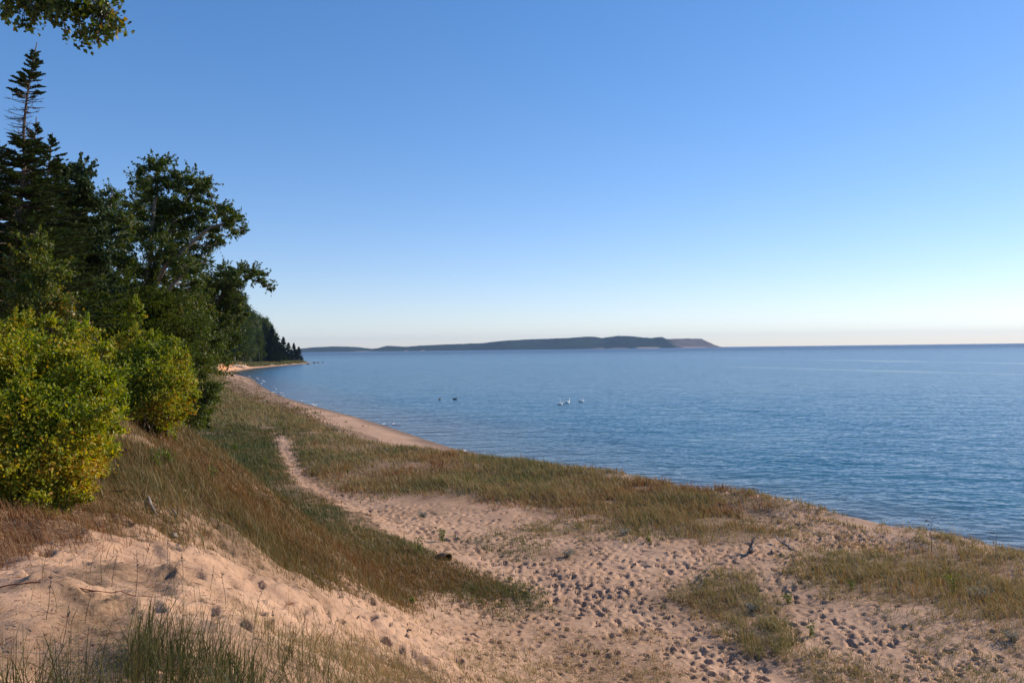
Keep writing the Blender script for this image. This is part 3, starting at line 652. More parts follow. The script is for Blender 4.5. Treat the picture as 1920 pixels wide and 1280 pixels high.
#--END4
# ------------------------------------------------------------------ trees and shrubs
def crown_clumps(wood_, lf, clumps, attach, rg, nleaf, size, sub=12, tmean=None, flat=.75, spread=.30, limb=.035, twig=.012, droop=.2, up=.35, sag=-.03):
    for c in clumps:
        cx, r = np.array(c[:3], float), float(c[3]); at0 = attach(cx)
        P = wob(at0, cx, rg, 7, .09, sag); wood_.tube(P, np.linspace(limb, limb * .35, 7) * (.6 + .5 * r), 6, .5)
        nn = max(4, int(sub * r * r)) if sub < 30 else sub
        D = unit(rg.normal(size=(nn, 3))) * rg.uniform(.45, 1.0, (nn, 1)) ** .6; D[:, 2] *= flat
        S = cx + D * r
        for s_ in S:
            st_ = P[rg.integers(3, 7)]; wood_.tube(wob(st_, s_, rg, 4, .12), [twig, twig * .7, twig * .5, twig * .25], 4, .5)
        n = int(nleaf * r * r); k = rg.integers(0, nn, n); rr = spread * r * rg.uniform(.45, 1.25, nn)[k]
        Q = S[k] + rg.normal(size=(n, 3)) * rr[:, None] * np.array([1, 1, .62])
        tn = rg.uniform(-.15, .15, nn)[k]
        ns_ = 11 if nleaf else 0     # sprigs that stand out of the clump and break its outline
        for _ in range(ns_):
            d = unit(rg.normal(size=3) + np.array([0, 0, .25])); a0 = cx + d * r * .7; b0 = cx + d * r * rg.uniform(1.1, 2.3); sp_ = wob(a0, b0, rg, 5, .1)
            wood_.tube(sp_, np.linspace(twig * .6, twig * .15, 5), 3, .5); m_ = max(6, int(n * .035)); tq = rg.uniform(0, 1, m_)
            leaves(lf, a0 + (b0 - a0) * tq[:, None] + rg.normal(size=(m_, 3)) * r * .10 * (1.3 - tq[:, None]), size, rg, up=up, droop=droop, tint=np.clip((tmean if tmean is not None else .45) + .25 * rg.normal(size=m_), 0, 1))
        leaves(lf, Q, size, rg, up=up, droop=droop, tint=np.clip((tmean if tmean is not None else .45) + tn + .22 * rg.normal(size=n), 0, 1))

def broadleaf(name, label, cat, base, trunk, clumps, nleaf, size, leafmat, barkmat, seed, rad=.16, group=None, **kw):
    rg = np.random.default_rng(seed); base = np.array(base, float)
    e = empty(name, base, label, cat, group); wd, lf = MB(), MB()
    stems = []
    for tr in trunk:
        P = [base + np.array([0, 0, -.3])] + [np.array(p, float) for p in tr]; Q = []
        for i in range(len(P) - 1): Q += list(wob(P[i], P[i + 1], rg, 6, .035))[:-1]
        Q.append(P[-1]); Q = np.array(Q); wd.tube(Q, np.linspace(rad, rad * .28, len(Q)), 9, .5); stems.append(Q)
    allp = np.concatenate([s_[len(s_) // 3:] for s_ in stems])
    def attach(c):
        d = np.linalg.norm(allp - c, axis=1) + .9 * np.maximum(0, allp[:, 2] - c[2] + .3); return allp[np.argmin(d)]
    crown_clumps(wd, lf, clumps, attach, rg, nleaf, size, **kw)
    wd.build('trunk', barkmat, e, base); lf.build('crown', leafmat, e, base, smooth=False)
    return e

def spray(lf, p, d, L, rg, n, w_=.05, up=np.array([0, 0, 1.0])):
    """a fan of needle-clad twigs on both sides of a branch tip"""
    t = rg.uniform(.05, 1, n); side = np.where(rg.uniform(size=n) < .5, -1.0, 1.0)
    sdv = unit(np.cross(d, up)); q = p + d * (L * t)[:, None]
    tw = unit(d * .75 + sdv * side[:, None] * rg.uniform(.3, 1.1, n)[:, None] + np.array([0, 0, 1]) * rg.uniform(-.15, .35, n)[:, None])
    off = rg.uniform(0, .38, n)[:, None] * L * (1.05 - t)[:, None]
    return q + tw * off, tw

def conifer(name, label, base, top, length, seed, rows=60, bare=(), nsp=46, ns=.13, mat='needle', rad=.14, group=None, tier=None, lo=.12, droop=.12, power=1.0, asp=.34):
    """length(u) gives branch length at height share u"""
    rg = np.random.default_rng(seed); base = np.array(base, float); top = np.array(top, float); H = np.linalg.norm(top - base)
    e = empty(name, base, label, 'tree', group); wd, lf, dead = MB(), MB(), MB()
    T = wob(base - np.array([0, 0, .4]), top, rg, 12, .012); wd.tube(T, np.linspace(rad, .012, 12), 8, .5)
    us = np.sort(rg.uniform(lo, .985, rows * 4)) if tier is None else np.repeat(np.linspace(lo, .965, rows), tier)
    for u in us:
        u = float(np.clip(u + rg.normal() * .008, lo, .99)); p = T[0] + (T[-1] - T[0]) * u
        i = u * 11; i0 = min(10, int(i)); p = T[i0] + (T[i0 + 1] - T[i0]) * (i - i0)
        az = rg.uniform(0, 2 * math.pi); L = length(u) * rg.uniform(.6, 1.15)
        isb = any(b0 < u < b1 for b0, b1 in bare)
        slope = .55 * sm(.8, 1, u) - droop * (1 - u) + rg.normal() * .06
        d = unit(np.array([math.cos(az), math.sin(az), float(slope)]))
        tip = p + d * L + np.array([0, 0, .10 * L]); B = wob(p, tip, rg, 5, .05, -.05)
        if isb:
            wd.tube(B, [.012, .009, .007, .005, .003], 4, .5)
            for _ in range(3):
                k = rg.integers(1, 4); wd.tube(wob(B[k], B[k] + unit(d + rg.normal(size=3) * .6) * L * .3, rg, 3, .1), [.006, .004, .002], 3, .5)
            continue
        wd.tube(B, np.linspace(.016 + .006 * L, .004, 5), 4, .5)
        n = max(6, int(nsp * L ** power)); a, D = spray(lf, B[1], unit(B[-1] - B[1]), np.linalg.norm(B[-1] - B[1]) * 1.05, rg, n)
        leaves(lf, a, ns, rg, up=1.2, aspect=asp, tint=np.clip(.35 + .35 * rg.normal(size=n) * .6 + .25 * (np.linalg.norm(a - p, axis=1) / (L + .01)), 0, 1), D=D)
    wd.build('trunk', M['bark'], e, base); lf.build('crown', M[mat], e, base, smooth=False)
    return e

def gp(x, y): return float(zg(np.array([x]), np.array([y]))[0])
def base_at(px, Y): x = (px - 960) / FPX * Y; return np.array([x, Y, gp(x, Y)])
def cl(px, py, Y, rpx):    # crown clump: place in the picture, depth, radius in picture pixels
    p = at(px, py, Y); return (p[0], p[1], p[2], rpx / FPX * Y)

# 1 the tall spruce with a bare stretch below its top
def len1(u):
    return float(np.interp(u, [0, .25, .42, .50, .56, .60, .70, .79, .83, .88, .95, 1], [1.7, 1.75, 1.5, 1.15, .85, .70, .52, .40, .46, .38, .20, .05]))
b = base_at(8, 21); conifer('spruce_tree', 'tallest spruce, its thin top bare-branched below a spire, at the left edge', b, at(73, 78, 21), len1, 1, rows=84, tier=5, bare=((.715, .83),), ns=.105, nsp=230, rad=.10, lo=.1, asp=.4, droop=.0)
# 2 the shorter spruce on its right
b = base_at(70, 25); conifer('spruce_tree', 'shorter pointed spruce just right of the tallest one', b, at(101, 248, 25), lambda u: float(np.interp(u, [0, .4, .6, .8, .9, 1], [2.2, 2.0, 1.3, .65, .38, .05])), 2, rows=44, tier=5, ns=.17, nsp=90, rad=.12, asp=.42, droop=.05)
b = base_at(-30, 27); conifer('spruce_tree', 'dark spruce cut off by the left edge of the picture', b, at(2, 262, 27), lambda u: float(np.interp(u, [0, .5, .8, .9, 1], [2.2, 1.6, .9, .6, .2])), 3, rows=44, tier=5, ns=.17, nsp=80, rad=.12, asp=.42)
b = base_at(52, 23); conifer('spruce_tree', 'slim spruce spire standing close behind the tallest one', b, at(71, 218, 23), lambda u: float(np.interp(u, [0, .5, .8, .93, 1], [1.5, 1.2, .42, .2, .04])), 4, rows=44, tier=5, ns=.17, nsp=90, rad=.08, asp=.42)
# 3 pine with rounded layers
rg5 = np.random.default_rng(55)
b = base_at(150, 34)
cs = [cl(x, y, 34 + rg5.uniform(-1.5, 1.5), r) for x, y, r in [(120, 330, 26), (148, 322, 20), (152, 350, 28), (112, 370, 34), (160, 385, 30), (178, 410, 22), (130, 420, 40), (170, 450, 34), (110, 470, 40), (150, 500, 42), (190, 480, 28), (130, 550, 44), (180, 560, 40), (90, 420, 36), (160, 610, 44), (110, 620, 40)]]
broadleaf('pine_tree', 'dark rounded pine between the spruces and the slender tree', 'tree', b, [[at(148, 330, 34)]], cs, 4200, .17, M['needle'], M['bark'], 6, rad=.16, sub=16, flat=.45, spread=.26, up=.8)
# 4 slender tree
b = base_at(205, 38)
cs = [cl(x, y, 38 + rg5.uniform(-1, 1), r) for x, y, r in [(212, 360, 14), (200, 378, 16), (225, 385, 18), (205, 405, 20), (236, 405, 14), (218, 430, 24), (195, 445, 20), (240, 440, 16), (210, 470, 26), (235, 490, 24), (190, 500, 24), (215, 530, 28)]]
broadleaf('young_birch', 'slender loose-leaved young tree left of the big spreading one', 'tree', b, [[at(205, 520, 38), at(212, 355, 38)]], cs, 3000, .12, M['leaf_birch'], M['bark_grey'], 7, rad=.09, sub=22)
# 5 the big spreading tree
b = base_at(262, 42)
big = [(290, 305, 20), (310, 312, 20), (280, 325, 22), (318, 335, 26), (293, 348, 28), (262, 350, 22), (345, 340, 20), (372, 335, 22), (390, 345, 16), (355, 362, 26), (385, 368, 20), (255, 378, 22), (285, 385, 32), (322, 385, 34), (360, 395, 26), (250, 410, 26), (285, 425, 34), (325, 425, 36), (365, 425, 30), (400, 395, 20), (425, 400, 22), (445, 412, 18), (458, 430, 12), (418, 425, 22), (440, 438, 12), (395, 435, 24), (260, 450, 30), (300, 465, 34), (340, 465, 34), (375, 460, 28), (408, 452, 14), (350, 500, 30), (375, 492, 20), (392, 488, 10), (245, 490, 30), (310, 510, 32), (345, 535, 30), (275, 520, 34), (370, 525, 18)]
cs = [cl(x, y, 42 + rg5.uniform(-2.2, 2.2), r * .86) for x, y, r in big]
broadleaf('birch_tree', 'big spreading tree reaching right over the terrace with pale forked limbs', 'tree', b,
          [[at(268, 590, 42), at(283, 490, 42), at(292, 380, 42), at(300, 320, 42)], [at(275, 560, 42), at(310, 500, 41.5), at(350, 465, 41), at(400, 425, 41), at(445, 415, 41)],
           [at(262, 590, 42.4), at(250, 540, 43), at(225, 500, 43), at(235, 420, 43)], [at(270, 600, 42), at(320, 540, 41), at(355, 500, 41)], [at(272, 575, 42), at(300, 470, 43.5), at(350, 380, 43.5), at(375, 345, 43.5)]],
          cs, 3700, .125, M['leaf_birch'], M['bark_grey'], 8, rad=.17, sub=18, spread=.27)
# 7 the leaning tree whose last bough hangs over the grass
b = base_at(325, 56)
cs = [cl(x, y, 56 + rg5.uniform(-1.6, 1.6), r) for x, y, r in [(425, 502, 13), (438, 512, 16), (415, 522, 16), (455, 505, 12), (470, 510, 13), (482, 512, 12), (470, 522, 12), (495, 522, 11), (503, 532, 9), (509, 540, 7), (450, 525, 16), (430, 535, 18), (400, 535, 22), (385, 555, 24), (410, 560, 26), (438, 560, 20), (380, 590, 30), (415, 595, 28), (445, 590, 18), (395, 630, 32), (430, 630, 24), (370, 660, 34), (405, 670, 26)]]
broadleaf('birch_tree', 'leaning tree whose last leafy bough droops towards the lake', 'tree', b,
          [[at(352, 680, 56), at(400, 580, 56), at(430, 535, 56), at(470, 522, 56), at(508, 538, 56)], [at(350, 680, 56), at(395, 560, 57), at(425, 505, 57)]], cs, 2900, .14, M['leaf_birch'], M['bark'], 9, rad=.15, sub=16, spread=.28)
# dark understory between them
under = [(150, 28, [(100, 560, 50), (150, 560, 50), (130, 620, 60), (190, 620, 50), (170, 680, 60), (110, 500, 40)]),
         (215, 36, [(215, 560, 44), (250, 600, 44), (200, 640, 48), (250, 660, 44), (225, 700, 46)]),
         (330, 47, [(300, 570, 40), (340, 570, 38), (370, 570, 28), (320, 620, 44), (360, 620, 38), (390, 640, 26), (340, 670, 44), (385, 690, 28), (365, 730, 34), (300, 650, 40), (392, 725, 18), (380, 770, 20), (360, 790, 20), (394, 748, 18), (335, 740, 34), (375, 760, 22), (300, 720, 40), (345, 780, 20)]),
         (285, 39, [(280, 570, 40), (300, 610, 40), (260, 640, 40), (310, 660, 38), (280, 690, 40), (330, 700, 30)])]
ul = ['dark broad shrub-tree behind the yellow shrub and the spruces', 'dark bushy tree under the slender young one', 'shaded bushy tree at the edge of the grass, under the big tree', 'dark tree filling the gap behind the green rounded shrub']
for i, (px, Y, L) in enumerate(under):
    broadleaf('understory_tree', ul[i], 'tree', base_at(px, Y), [[at(px + 6, L[0][1] + 20, Y)]], [cl(x, y, Y + rg5.uniform(-1.5, 1.5), r) for x, y, r in L], 3200, .13, M['leaf_dark'] if i != 2 else M['leaf_birch'], M['bark'], 20 + i, rad=.1, sub=12, spread=.3, group='dark trees under the big tree', tmean=.6)

# yellowing shrub, nearest, in front of the spruces
def shrub(name, label, Y, base, cs, nleaf, size, mat, seed, stems=9, **kw):
    rg = np.random.default_rng(seed); base = np.array(base, float); e = empty(name, base, label, 'shrub'); wd, lf = MB(), MB()
    pts = []
    for i in range(stems):
        c = cs[rg.integers(0, len(cs))]; P = wob(base + rg.normal(size=3) * np.array([.25, .25, 0]) * (stems > 5) - np.array([0, 0, .15]), np.array(c[:3]), rg, 8, .08, .05); wd.tube(P, np.linspace(.03, .008, 8), 6, .5); pts.append(P[2:])
    pts = np.concatenate(pts)
    crown_clumps(wd, lf, cs, lambda c: pts[np.argmin(np.linalg.norm(pts - c, axis=1) + .7 * np.maximum(0, pts[:, 2] - c[2]))], rg, nleaf, size, limb=.016, twig=.005, **kw)
    wd.build('stem', M['bark'], e, base); lf.build('foliage', mat, e, base, smooth=False); return e
cs = [cl(x, y, 10.9 + z_, r) for x, y, r, z_ in [(10, 690, 55, .4), (60, 670, 50, .8), (110, 690, 50, .6), (150, 650, 36, 1.2), (170, 700, 42, .4), (-30, 760, 60, .2), (30, 770, 60, -.2), (95, 760, 60, 0), (155, 770, 48, .2), (190, 760, 28, .5), (-20, 840, 60, -.3), (45, 850, 58, -.5), (110, 830, 52, -.3), (160, 830, 36, 0), (0, 900, 40, -.5), (70, 900, 38, -.6), (130, 880, 34, -.4), (170, 870, 18, 0), (35, 940, 26, -.7), (90, 700, 50, 1.3), (20, 640, 40, 1.2), (-60, 700, 60, .8), (100, 925, 22, -.6), (45, 955, 20, -.8), (0, 940, 30, -.7), (70, 935, 22, -.8), (140, 915, 22, -.5), (185, 830, 24, .3), (200, 720, 22, .6), (90, 740, 60, 1.3), (60, 790, 60, 1.2), (130, 800, 50, .9), (40, 720, 55, 1.4), (100, 860, 45, .6), (196, 655, 13, .6), (214, 700, 14, .5), (224, 748, 12, .4), (216, 800, 13, .3), (206, 846, 12, .2), (190, 884, 11, .1), (172, 626, 12, .8), (132, 612, 13, 1.0), (88, 602, 14, 1.1), (46, 598, 14, 1.2), (122, 950, 11, -.5), (88, 966, 10, -.8), (152, 932, 11, -.4), (206, 770, 12, -.2), (20, 968, 12, -.9)]]
shrub('yellow_shrub', 'large yellow-green shrub turning gold, nearest on the left', 10.9, base_at(60, 11.2), cs, 23000, .052, M['leaf_yellow'], 31, stems=16, sub=13, tmean=.52, spread=.46)
cs = [cl(x, y, 19 + z_, r) for x, y, r, z_ in [(235, 690, 30, .4), (265, 660, 28, .7), (300, 660, 26, .6), (325, 680, 24, .4), (255, 720, 34, 0), (300, 710, 36, -.1), (335, 720, 24, 0), (270, 755, 28, -.2), (310, 755, 32, -.4), (340, 755, 16, -.1), (225, 740, 24, .3), (310, 780, 16, -.5), (285, 690, 30, 1.0), (338, 700, 14, .2), (240, 640, 20, 1.2), (215, 778, 22, .2), (330, 778, 16, -.3), (225, 760, 24, .8), (265, 790, 24, .5), (310, 790, 22, .4), (352, 706, 9, .1), (362, 742, 8, 0), (356, 772, 8, -.2), (326, 640, 9, .6), (286, 630, 10, .8), (250, 626, 9, 1), (346, 668, 9, .4), (216, 790, 9, .2)]]
shrub('rounded_shrub', 'rounded green shrub with orange-tipped leaves right of the large yellow one', 19, base_at(275, 19.2), cs, 17000, .064, M['leaf_green'], 32, stems=10, sub=31, tmean=.66, spread=.44)
cs = [cl(x, y, 17 + z_, r) for x, y, r, z_ in [(60, 500, 34, .5), (95, 520, 30, .2), (50, 560, 34, .4), (100, 570, 34, 0), (75, 620, 36, .2), (130, 610, 24, 0), (30, 610, 34, .4), (70, 455, 20, .6)]]
shrub('yellow_shrub', 'tall olive shrub growing up around the foot of the tallest spruce', 17, base_at(60, 17), cs, 9000, .08, M['leaf_birch'], 33, stems=10, sub=30, tmean=.8, spread=.34)
cs = [cl(x, y, 30 + z_, r) for x, y, r, z_ in [(252, 575, 14, 0), (258, 590, 14, 0), (245, 600, 14, .3), (250, 560, 8, 0), (240, 630, 18, .5), (262, 640, 16, .5)]]
shrub('sapling', 'sunlit yellow-green sapling above the rounded shrub', 30, base_at(256, 30), cs, 6000, .10, M['leaf_green'], 34, stems=4, sub=12, tmean=.55)

# low thicket where the slope meets the grass
tl = ['low dark shrub at the foot of the slope, nearest the rounded shrub', 'low dark shrub under the big tree, beside the grass', 'low dark shrub at the tip of the thicket by the grass', 'small shaded shrub behind the rounded shrub', 'shaded shrub filling under the slender tree', 'low shrub under the leaning tree', 'low olive shrub beyond the leaning tree trunk']
for i, (px, Y, h_) in [(3, (250, 24, 1.5)), (4, (215, 27, 2.0))]:
    b = base_at(px, Y); cs_ = [(b[0] + rg5.uniform(-1, 1) * h_ * .8, b[1] + rg5.uniform(-1, 1) * h_ * .6, b[2] + h_ * z_, h_ * rg5.uniform(.26, .38)) for z_ in (.12, .15, .2, .3, .35, .5, .55, .7, .8, .95, 1.05)]
    shrub('thicket_shrub', tl[i], Y, b, cs_, 1700, .12, M['leaf_dark'] if i % 2 else M['leaf_birch'], 40 + i, stems=7, sub=10, tmean=.65, spread=.36)

# overhanging bough: a tree beside the photographer, only its last branches in the picture
rg = np.random.default_rng(77); b = np.array([-9.5, 7.0, gp(-9.5, 7.0)])
pts = [(20, 20, 16), (12, 22, 9), (60, 15, 24), (100, 5, 26), (140, 10, 26), (175, 15, 28), (205, 25, 24), (222, 40, 14), (180, 50, 20), (155, 60, 14), (205, 60, 12), (165, 75, 10), (120, 20, 20), (45, 45, 8), (75, 35, 12), (130, 62, 7), (85, -20, 30), (150, -30, 40), (200, -20, 30), (30, -10, 22), (188, 78, 6), (60, 40, 6), (225, 55, 9)]
cs = [cl(x, y, 9.0 + rg.uniform(-.35, .35), r) for x, y, r in pts]
broadleaf('overhanging_tree', 'tree beside the viewer whose glossy leafy bough hangs into the top left corner', 'tree', b, [[b + np.array([.6, .3, 4]), at(-160, -160, 8.6), at(0, -20, 9), at(90, 5, 9), at(190, 22, 9)], [b + np.array([.6, .3, 4]), at(-160, -160, 8.6), at(60, -60, 9.2), at(170, -20, 9.2)]],
          cs, 5200, .062, M['leaf_birch'], M['bark'], 78, rad=.13, sub=13, limb=.02, twig=.006, droop=.9, spread=.33, aspect=None) if False else None
rg2 = np.random.default_rng(78); e = empty('overhanging_tree', b, 'tree beside the viewer whose glossy leafy bough hangs into the top left corner', 'tree'); wd, lf = MB(), MB()
tr = np.concatenate([wob(b - np.array([0, 0, .3]), b + np.array([.8, .4, 5]), rg2, 8, .02)[:-1], wob(b + np.array([.8, .4, 5]), at(-120, -150, 8.8), rg2, 6, .05)[:-1], wob(at(-120, -150, 8.8), at(60, -8, 9), rg2, 6, .05)[:-1], wob(at(60, -8, 9), at(200, 18, 9), rg2, 6, .05)])
wd.tube(tr, np.concatenate([np.linspace(.15, .09, 7), np.linspace(.09, .04, 5), np.linspace(.04, .02, 5), np.linspace(.02, .006, 6)]), 8, .5)
pa = tr[13:]
crown_clumps(wd, lf, cs, lambda c: pa[np.argmin(np.linalg.norm(pa - c, axis=1))], rg2, 0, .06, limb=.012, twig=.0035, sub=60 if False else 14)
for c in cs:
    n = int(8200 * c[3] ** 2) + 6; k0 = max(3, n // 7); S = np.array(c[:3]) + rg2.normal(size=(k0, 3)) * c[3] * np.array([.5, .5, .42])
    for s_ in S[:14]: wd.tube(wob(pa[np.argmin(np.linalg.norm(pa - s_, axis=1))], s_, rg2, 5, .08), [.005, .004, .003, .002, .0015], 4, .5)
    k = rg2.integers(0, k0, n); leaves(lf, S[k] + rg2.normal(size=(n, 3)) * .035, .06, rg2, up=.1, droop=.9, aspect=.75)
wd.build('trunk', M['bark'], e, b); lf.build('crown', M['leaf_birch'], e, b, smooth=False)

# ------------------------------------------------------------------ the far wooded bluff
def proto_broad(seed, H, wd_, lfm, name='broadleaf_tree'):
    rg = np.random.default_rng(seed); cs = []
    for i in range(19):
        h_ = rg.uniform(.10, .93); rr = wd_ * math.sin(math.pi * min(1, .25 + h_ * .72)) * .75
        a_ = rg.uniform(0, 6.283); cs.append((rr * .75 * math.cos(a_), rr * .75 * math.sin(a_), h_ * H, wd_ * rg.uniform(.34, .52)))
    cs.append((0, 0, H * .95, wd_ * .3))
    e = empty(name, (0, 0, 0), 'x', 'tree'); w2, l2 = MB(), MB()
    P = wob((0, 0, -1), (0, 0, H * .9), rg, 8, .03); w2.tube(P, np.linspace(.02 * H, .004 * H, 8), 7, .5)
    for c in cs:
        cx = np.array(c[:3]); p = P[max(1, int(c[2] / H * 7 * .7))]; w2.tube(wob(p, cx, rg, 5, .08), np.linspace(.09, .03, 5), 5, .5)
        n = int(17 * c[3] ** 2 * 9); k0 = 12; S = cx + unit(rg.normal(size=(k0, 3))) * c[3] * rg.uniform(.4, 1, (k0, 1)) * np.array([1, 1, .8])
        k = rg.integers(0, k0, n); tn = rg.uniform(-.2, .2, k0)[k]
        leaves(l2, S[k] + rg.normal(size=(n, 3)) * c[3] * .27, .42, rg, up=.4, tint=np.clip(.45 + tn + .2 * rg.normal(size=n), 0, 1), aspect=.7)
    w2.build('trunk', M['bark_grey'], e); l2.build('crown', M[lfm], e, smooth=False); return e
def proto_con(seed, H, w_):
    return conifer('cedar_tree', 'x', (0, 0, 0), (0, 0, H), lambda u: float(w_ * np.interp(u, [0, .15, .5, .85, 1], [.7, 1, .75, .28, .03])), seed, rows=38, tier=7, nsp=40, ns=.8, mat='needle_far', rad=.2, lo=.02, droop=.02, asp=.6)
protos = [proto_broad(201, 17, 4.6, 'leaf_dark'), proto_broad(202, 18, 4.2, 'leaf_dark'), proto_broad(203, 15, 5.0, 'leaf_birch'), proto_broad(204, 19, 4.8, 'leaf_dark')]
cons = [proto_con(211, 15, 2.9), proto_con(212, 16, 2.5)]
LZ = [(120, 'dark leafy tree on the slope close behind the leaning tree', 'trees on the slope behind the leaning tree'),
      (330, 'dark leafy tree in the middle of the wooded bluff', 'trees in the middle of the bluff'),
      (2000, 'tree in the dense wood above the eroded bank', 'trees above the eroded bank')]
fr2 = np.random.default_rng(301); first = set(); placed = []
def plant(pr, x, y, sc_, label, group, z=None, sx=1.0):
    loc = (x, y, (gp(x, y) if z is None else z) - .2); rz = fr2.uniform(0, 6.28); S = (sc_ * sx, sc_ * sx, sc_)
    if pr.name not in first:
        first.add(pr.name); pr.location = loc; pr.rotation_euler = (0, 0, rz); pr.scale = S; pr['label'] = label
        if group: pr['group'] = group
        return pr
    r = copy_tree(pr, loc, rz, S, label, group or '')
    if not group: del r['group']
    return r
shx = np.argsort(SH[:, 1]); 
def inland(Y, s): 
    x = float(np.interp(Y, SH[:, 1], SH[:, 0]))
    for _ in range(6): x -= (s - float(shore_s([x], [Y])[0])) * 1.02
    return x
Y = 62.0; cnt = 0
while Y < 690:
    step = 5.0 + Y * .014
    for r_, s0 in enumerate((24, 29, 35, 42, 50, 60, 72)):
        if Y > 330: s0 = s0 * .78
        if Y > 470: s0 = s0 - 3
        if Y < 66 and r_ < 2: continue
        s = s0 + fr2.uniform(-2.5, 2.5) + (6 if Y < 75 else 0); yy = Y + fr2.uniform(-.4, .4) * step
        x = inland(yy, s)
        if x / yy < -.55 or x / yy > -.262 or (r_ > 4 and Y < 130): continue
        sc_ = fr2.uniform(.8, 1.12) * np.interp(r_, [0, 1, 2, 3, 6], [.38, .62, .9, 1.05, 1.1]) * np.interp(yy, [60, 120, 300, 450, 560, 640, 690], [.5, .75, .95, 1.1, 1.15, .9, .6])
        lab = next(l for l in LZ if yy < l[0]); pr = protos[fr2.integers(0, 4)] if fr2.uniform() > .22 else cons[fr2.integers(0, 2)]
        plant(pr, x, yy, sc_, lab[1], lab[2]); cnt += 1
    Y += step
print('forest', cnt)
# the dark cedars at the point, each in its place
for i, (px, Yc, top, lab) in enumerate([(519, 640, 622, 'tallest of the dark cedars at the point'), (531, 660, 632, 'dark cedar second along the row at the point'), (541, 672, 640, 'pointed dark cedar in the middle of the row at the point'),
                                         (551, 684, 643, 'dark cedar next to the last one at the point'), (560, 694, 648, 'last low dark cedar at the tip of the point'), (510, 600, 612, 'dark cedar where the row at the point meets the wood'), (525, 655, 640, 'small dark cedar in front of the tallest at the point')]):
    p = at(px, top, Yc); z0 = gp(p[0], Yc); plant(cons[i % 2], p[0], Yc, max(.3, (p[2] - z0) / 15.5), lab, None, sx=1.5)
for px, Yc, top, lab in [(498, 610, 590, 'tall rounded tree at the lake end of the high wood'), (470, 525, 578, 'broad tree on the skyline beside the leaning tree'), (484, 570, 596, 'rounded tree on the skyline in the dip of the wood'), (507, 645, 615, 'lower rounded tree at the end of the high wood'), (455, 500, 566, 'high tree on the skyline behind the drooping bough'), (440, 475, 556, 'high tree on the skyline half hidden by the leaning tree')]:
    p = at(px, top, Yc); z0 = gp(p[0], Yc); plant(protos[int(px) % 4], p[0], Yc, (p[2] - z0) / 17.0 * 1.05, lab, None, sx=.75)
#--END5
# ------------------------------------------------------------------ smaller things
def gpt(px, py):
    x, y = hit(px, py); return np.array([x, y, gp(x, y)])
def wpt(px, py):
    Y = CAMZ * FPX / (py - (HY - ROLL * (px - 960))); return np.array([(px - 960) / FPX * Y, Y, 0.0])
def plain(name, col, rough=.6):
    m, nt, b = new_mat(name); tc = nd(nt, 'ShaderNodeTexCoord'); n = nd(nt, 'ShaderNodeTexNoise', i_Scale=9.0, i_Detail=5.0); nt.links.new(tc.outputs['Object'], n.inputs['Vector'])
    nt.links.new(ramp(nt, n.outputs[0], [(.3, tuple(c * (.6 if col[0] < .85 else .95) for c in col)), (.7, col)]), b.inputs['Base Color']); b.inputs['Roughness'].default_value = rough; return m
M['feather_white'] = plain('white_feather', (.93, .92, .90)); M['feather_dark'] = plain('dark_feather', (.02, .02, .025)); M['bill'] = plain('orange_bill', (.55, .17, .03)); M['rock'] = plain('dark_rock', (.09, .08, .075), .8)

def bird(name, label, cat, loc, rz, s, mat, neck_h, group=None, bill='bill', lean=0.0):
    """floating bird: one body surface from tail to head"""
    e = empty(name, loc, label, cat, group); e.rotation_euler = (0, 0, rz); mb = MB()
    # stations: x forward, z up, half width, half height
    st = [(-.62, .22, .01, .01), (-.5, .17, .10, .06), (-.3, .13, .19, .14), (-.05, .11, .24, .17), (.2, .10, .22, .17), (.36, .14, .14, .15), (.43, .24, .065, .085)]
    nk = [(.45, .36, .06), (.42, .36 + neck_h * .45, .05), (.43, .36 + neck_h * .8, .045), (.49, .36 + neck_h, .045), (.56, .36 + neck_h * .985, .048), (.61, .36 + neck_h * .95, .022)]
    rings = [(np.array([x, 0, z]), w_, h_, 0) for x, z, w_, h_ in st] + [(np.array([x + lean * z, 0, z]), r, r, 1) for x, z, r in nk]
    C = np.array([r[0] for r in rings]); T = unit(np.gradient(C, axis=0)); k = 12; th = np.arange(k) * 2 * math.pi / k; V = []
    for i, (c, w_, h_, _) in enumerate(rings):
        up = unit(np.cross(T[i], np.array([0, 1.0, 0]))) * -1; V.append(c + np.outer(np.cos(th) * w_, [0, 1, 0]) + np.outer(np.sin(th) * h_, up))
    V = np.concatenate(V) * s; n = len(rings); i = np.arange(n - 1)[:, None] * k; j = np.arange(k)[None, :]; j2 = (j + 1) % k
    F = np.stack([i + j, i + j2, i + k + j2, i + k + j], -1).reshape(-1, 4); mb.add(V, F4=F)
    mb.build('body', mat, e)
    b2 = MB(); hx, hz_ = .60 + lean * .8, .36 + neck_h * .955; b2.tube(np.array([(hx, 0, hz_), (hx + .06, 0, hz_ - .015), (hx + .115, 0, hz_ - .035)]) * s, np.array([.024, .018, .006]) * s, 8); b2.build('bill', M[bill], e)
    w2 = MB()
    for sg in (-1, 1):   # folded wings, slightly raised at the tail
        P = np.array([(.28, sg * .15, .2), (.05, sg * .2, .27), (-.25, sg * .16, .28), (-.52, sg * .06, .27)]) * s; w2.tube(P, np.array([.03, .085, .075, .01]) * s, 8)
    w2.build('wing', mat, e); return e
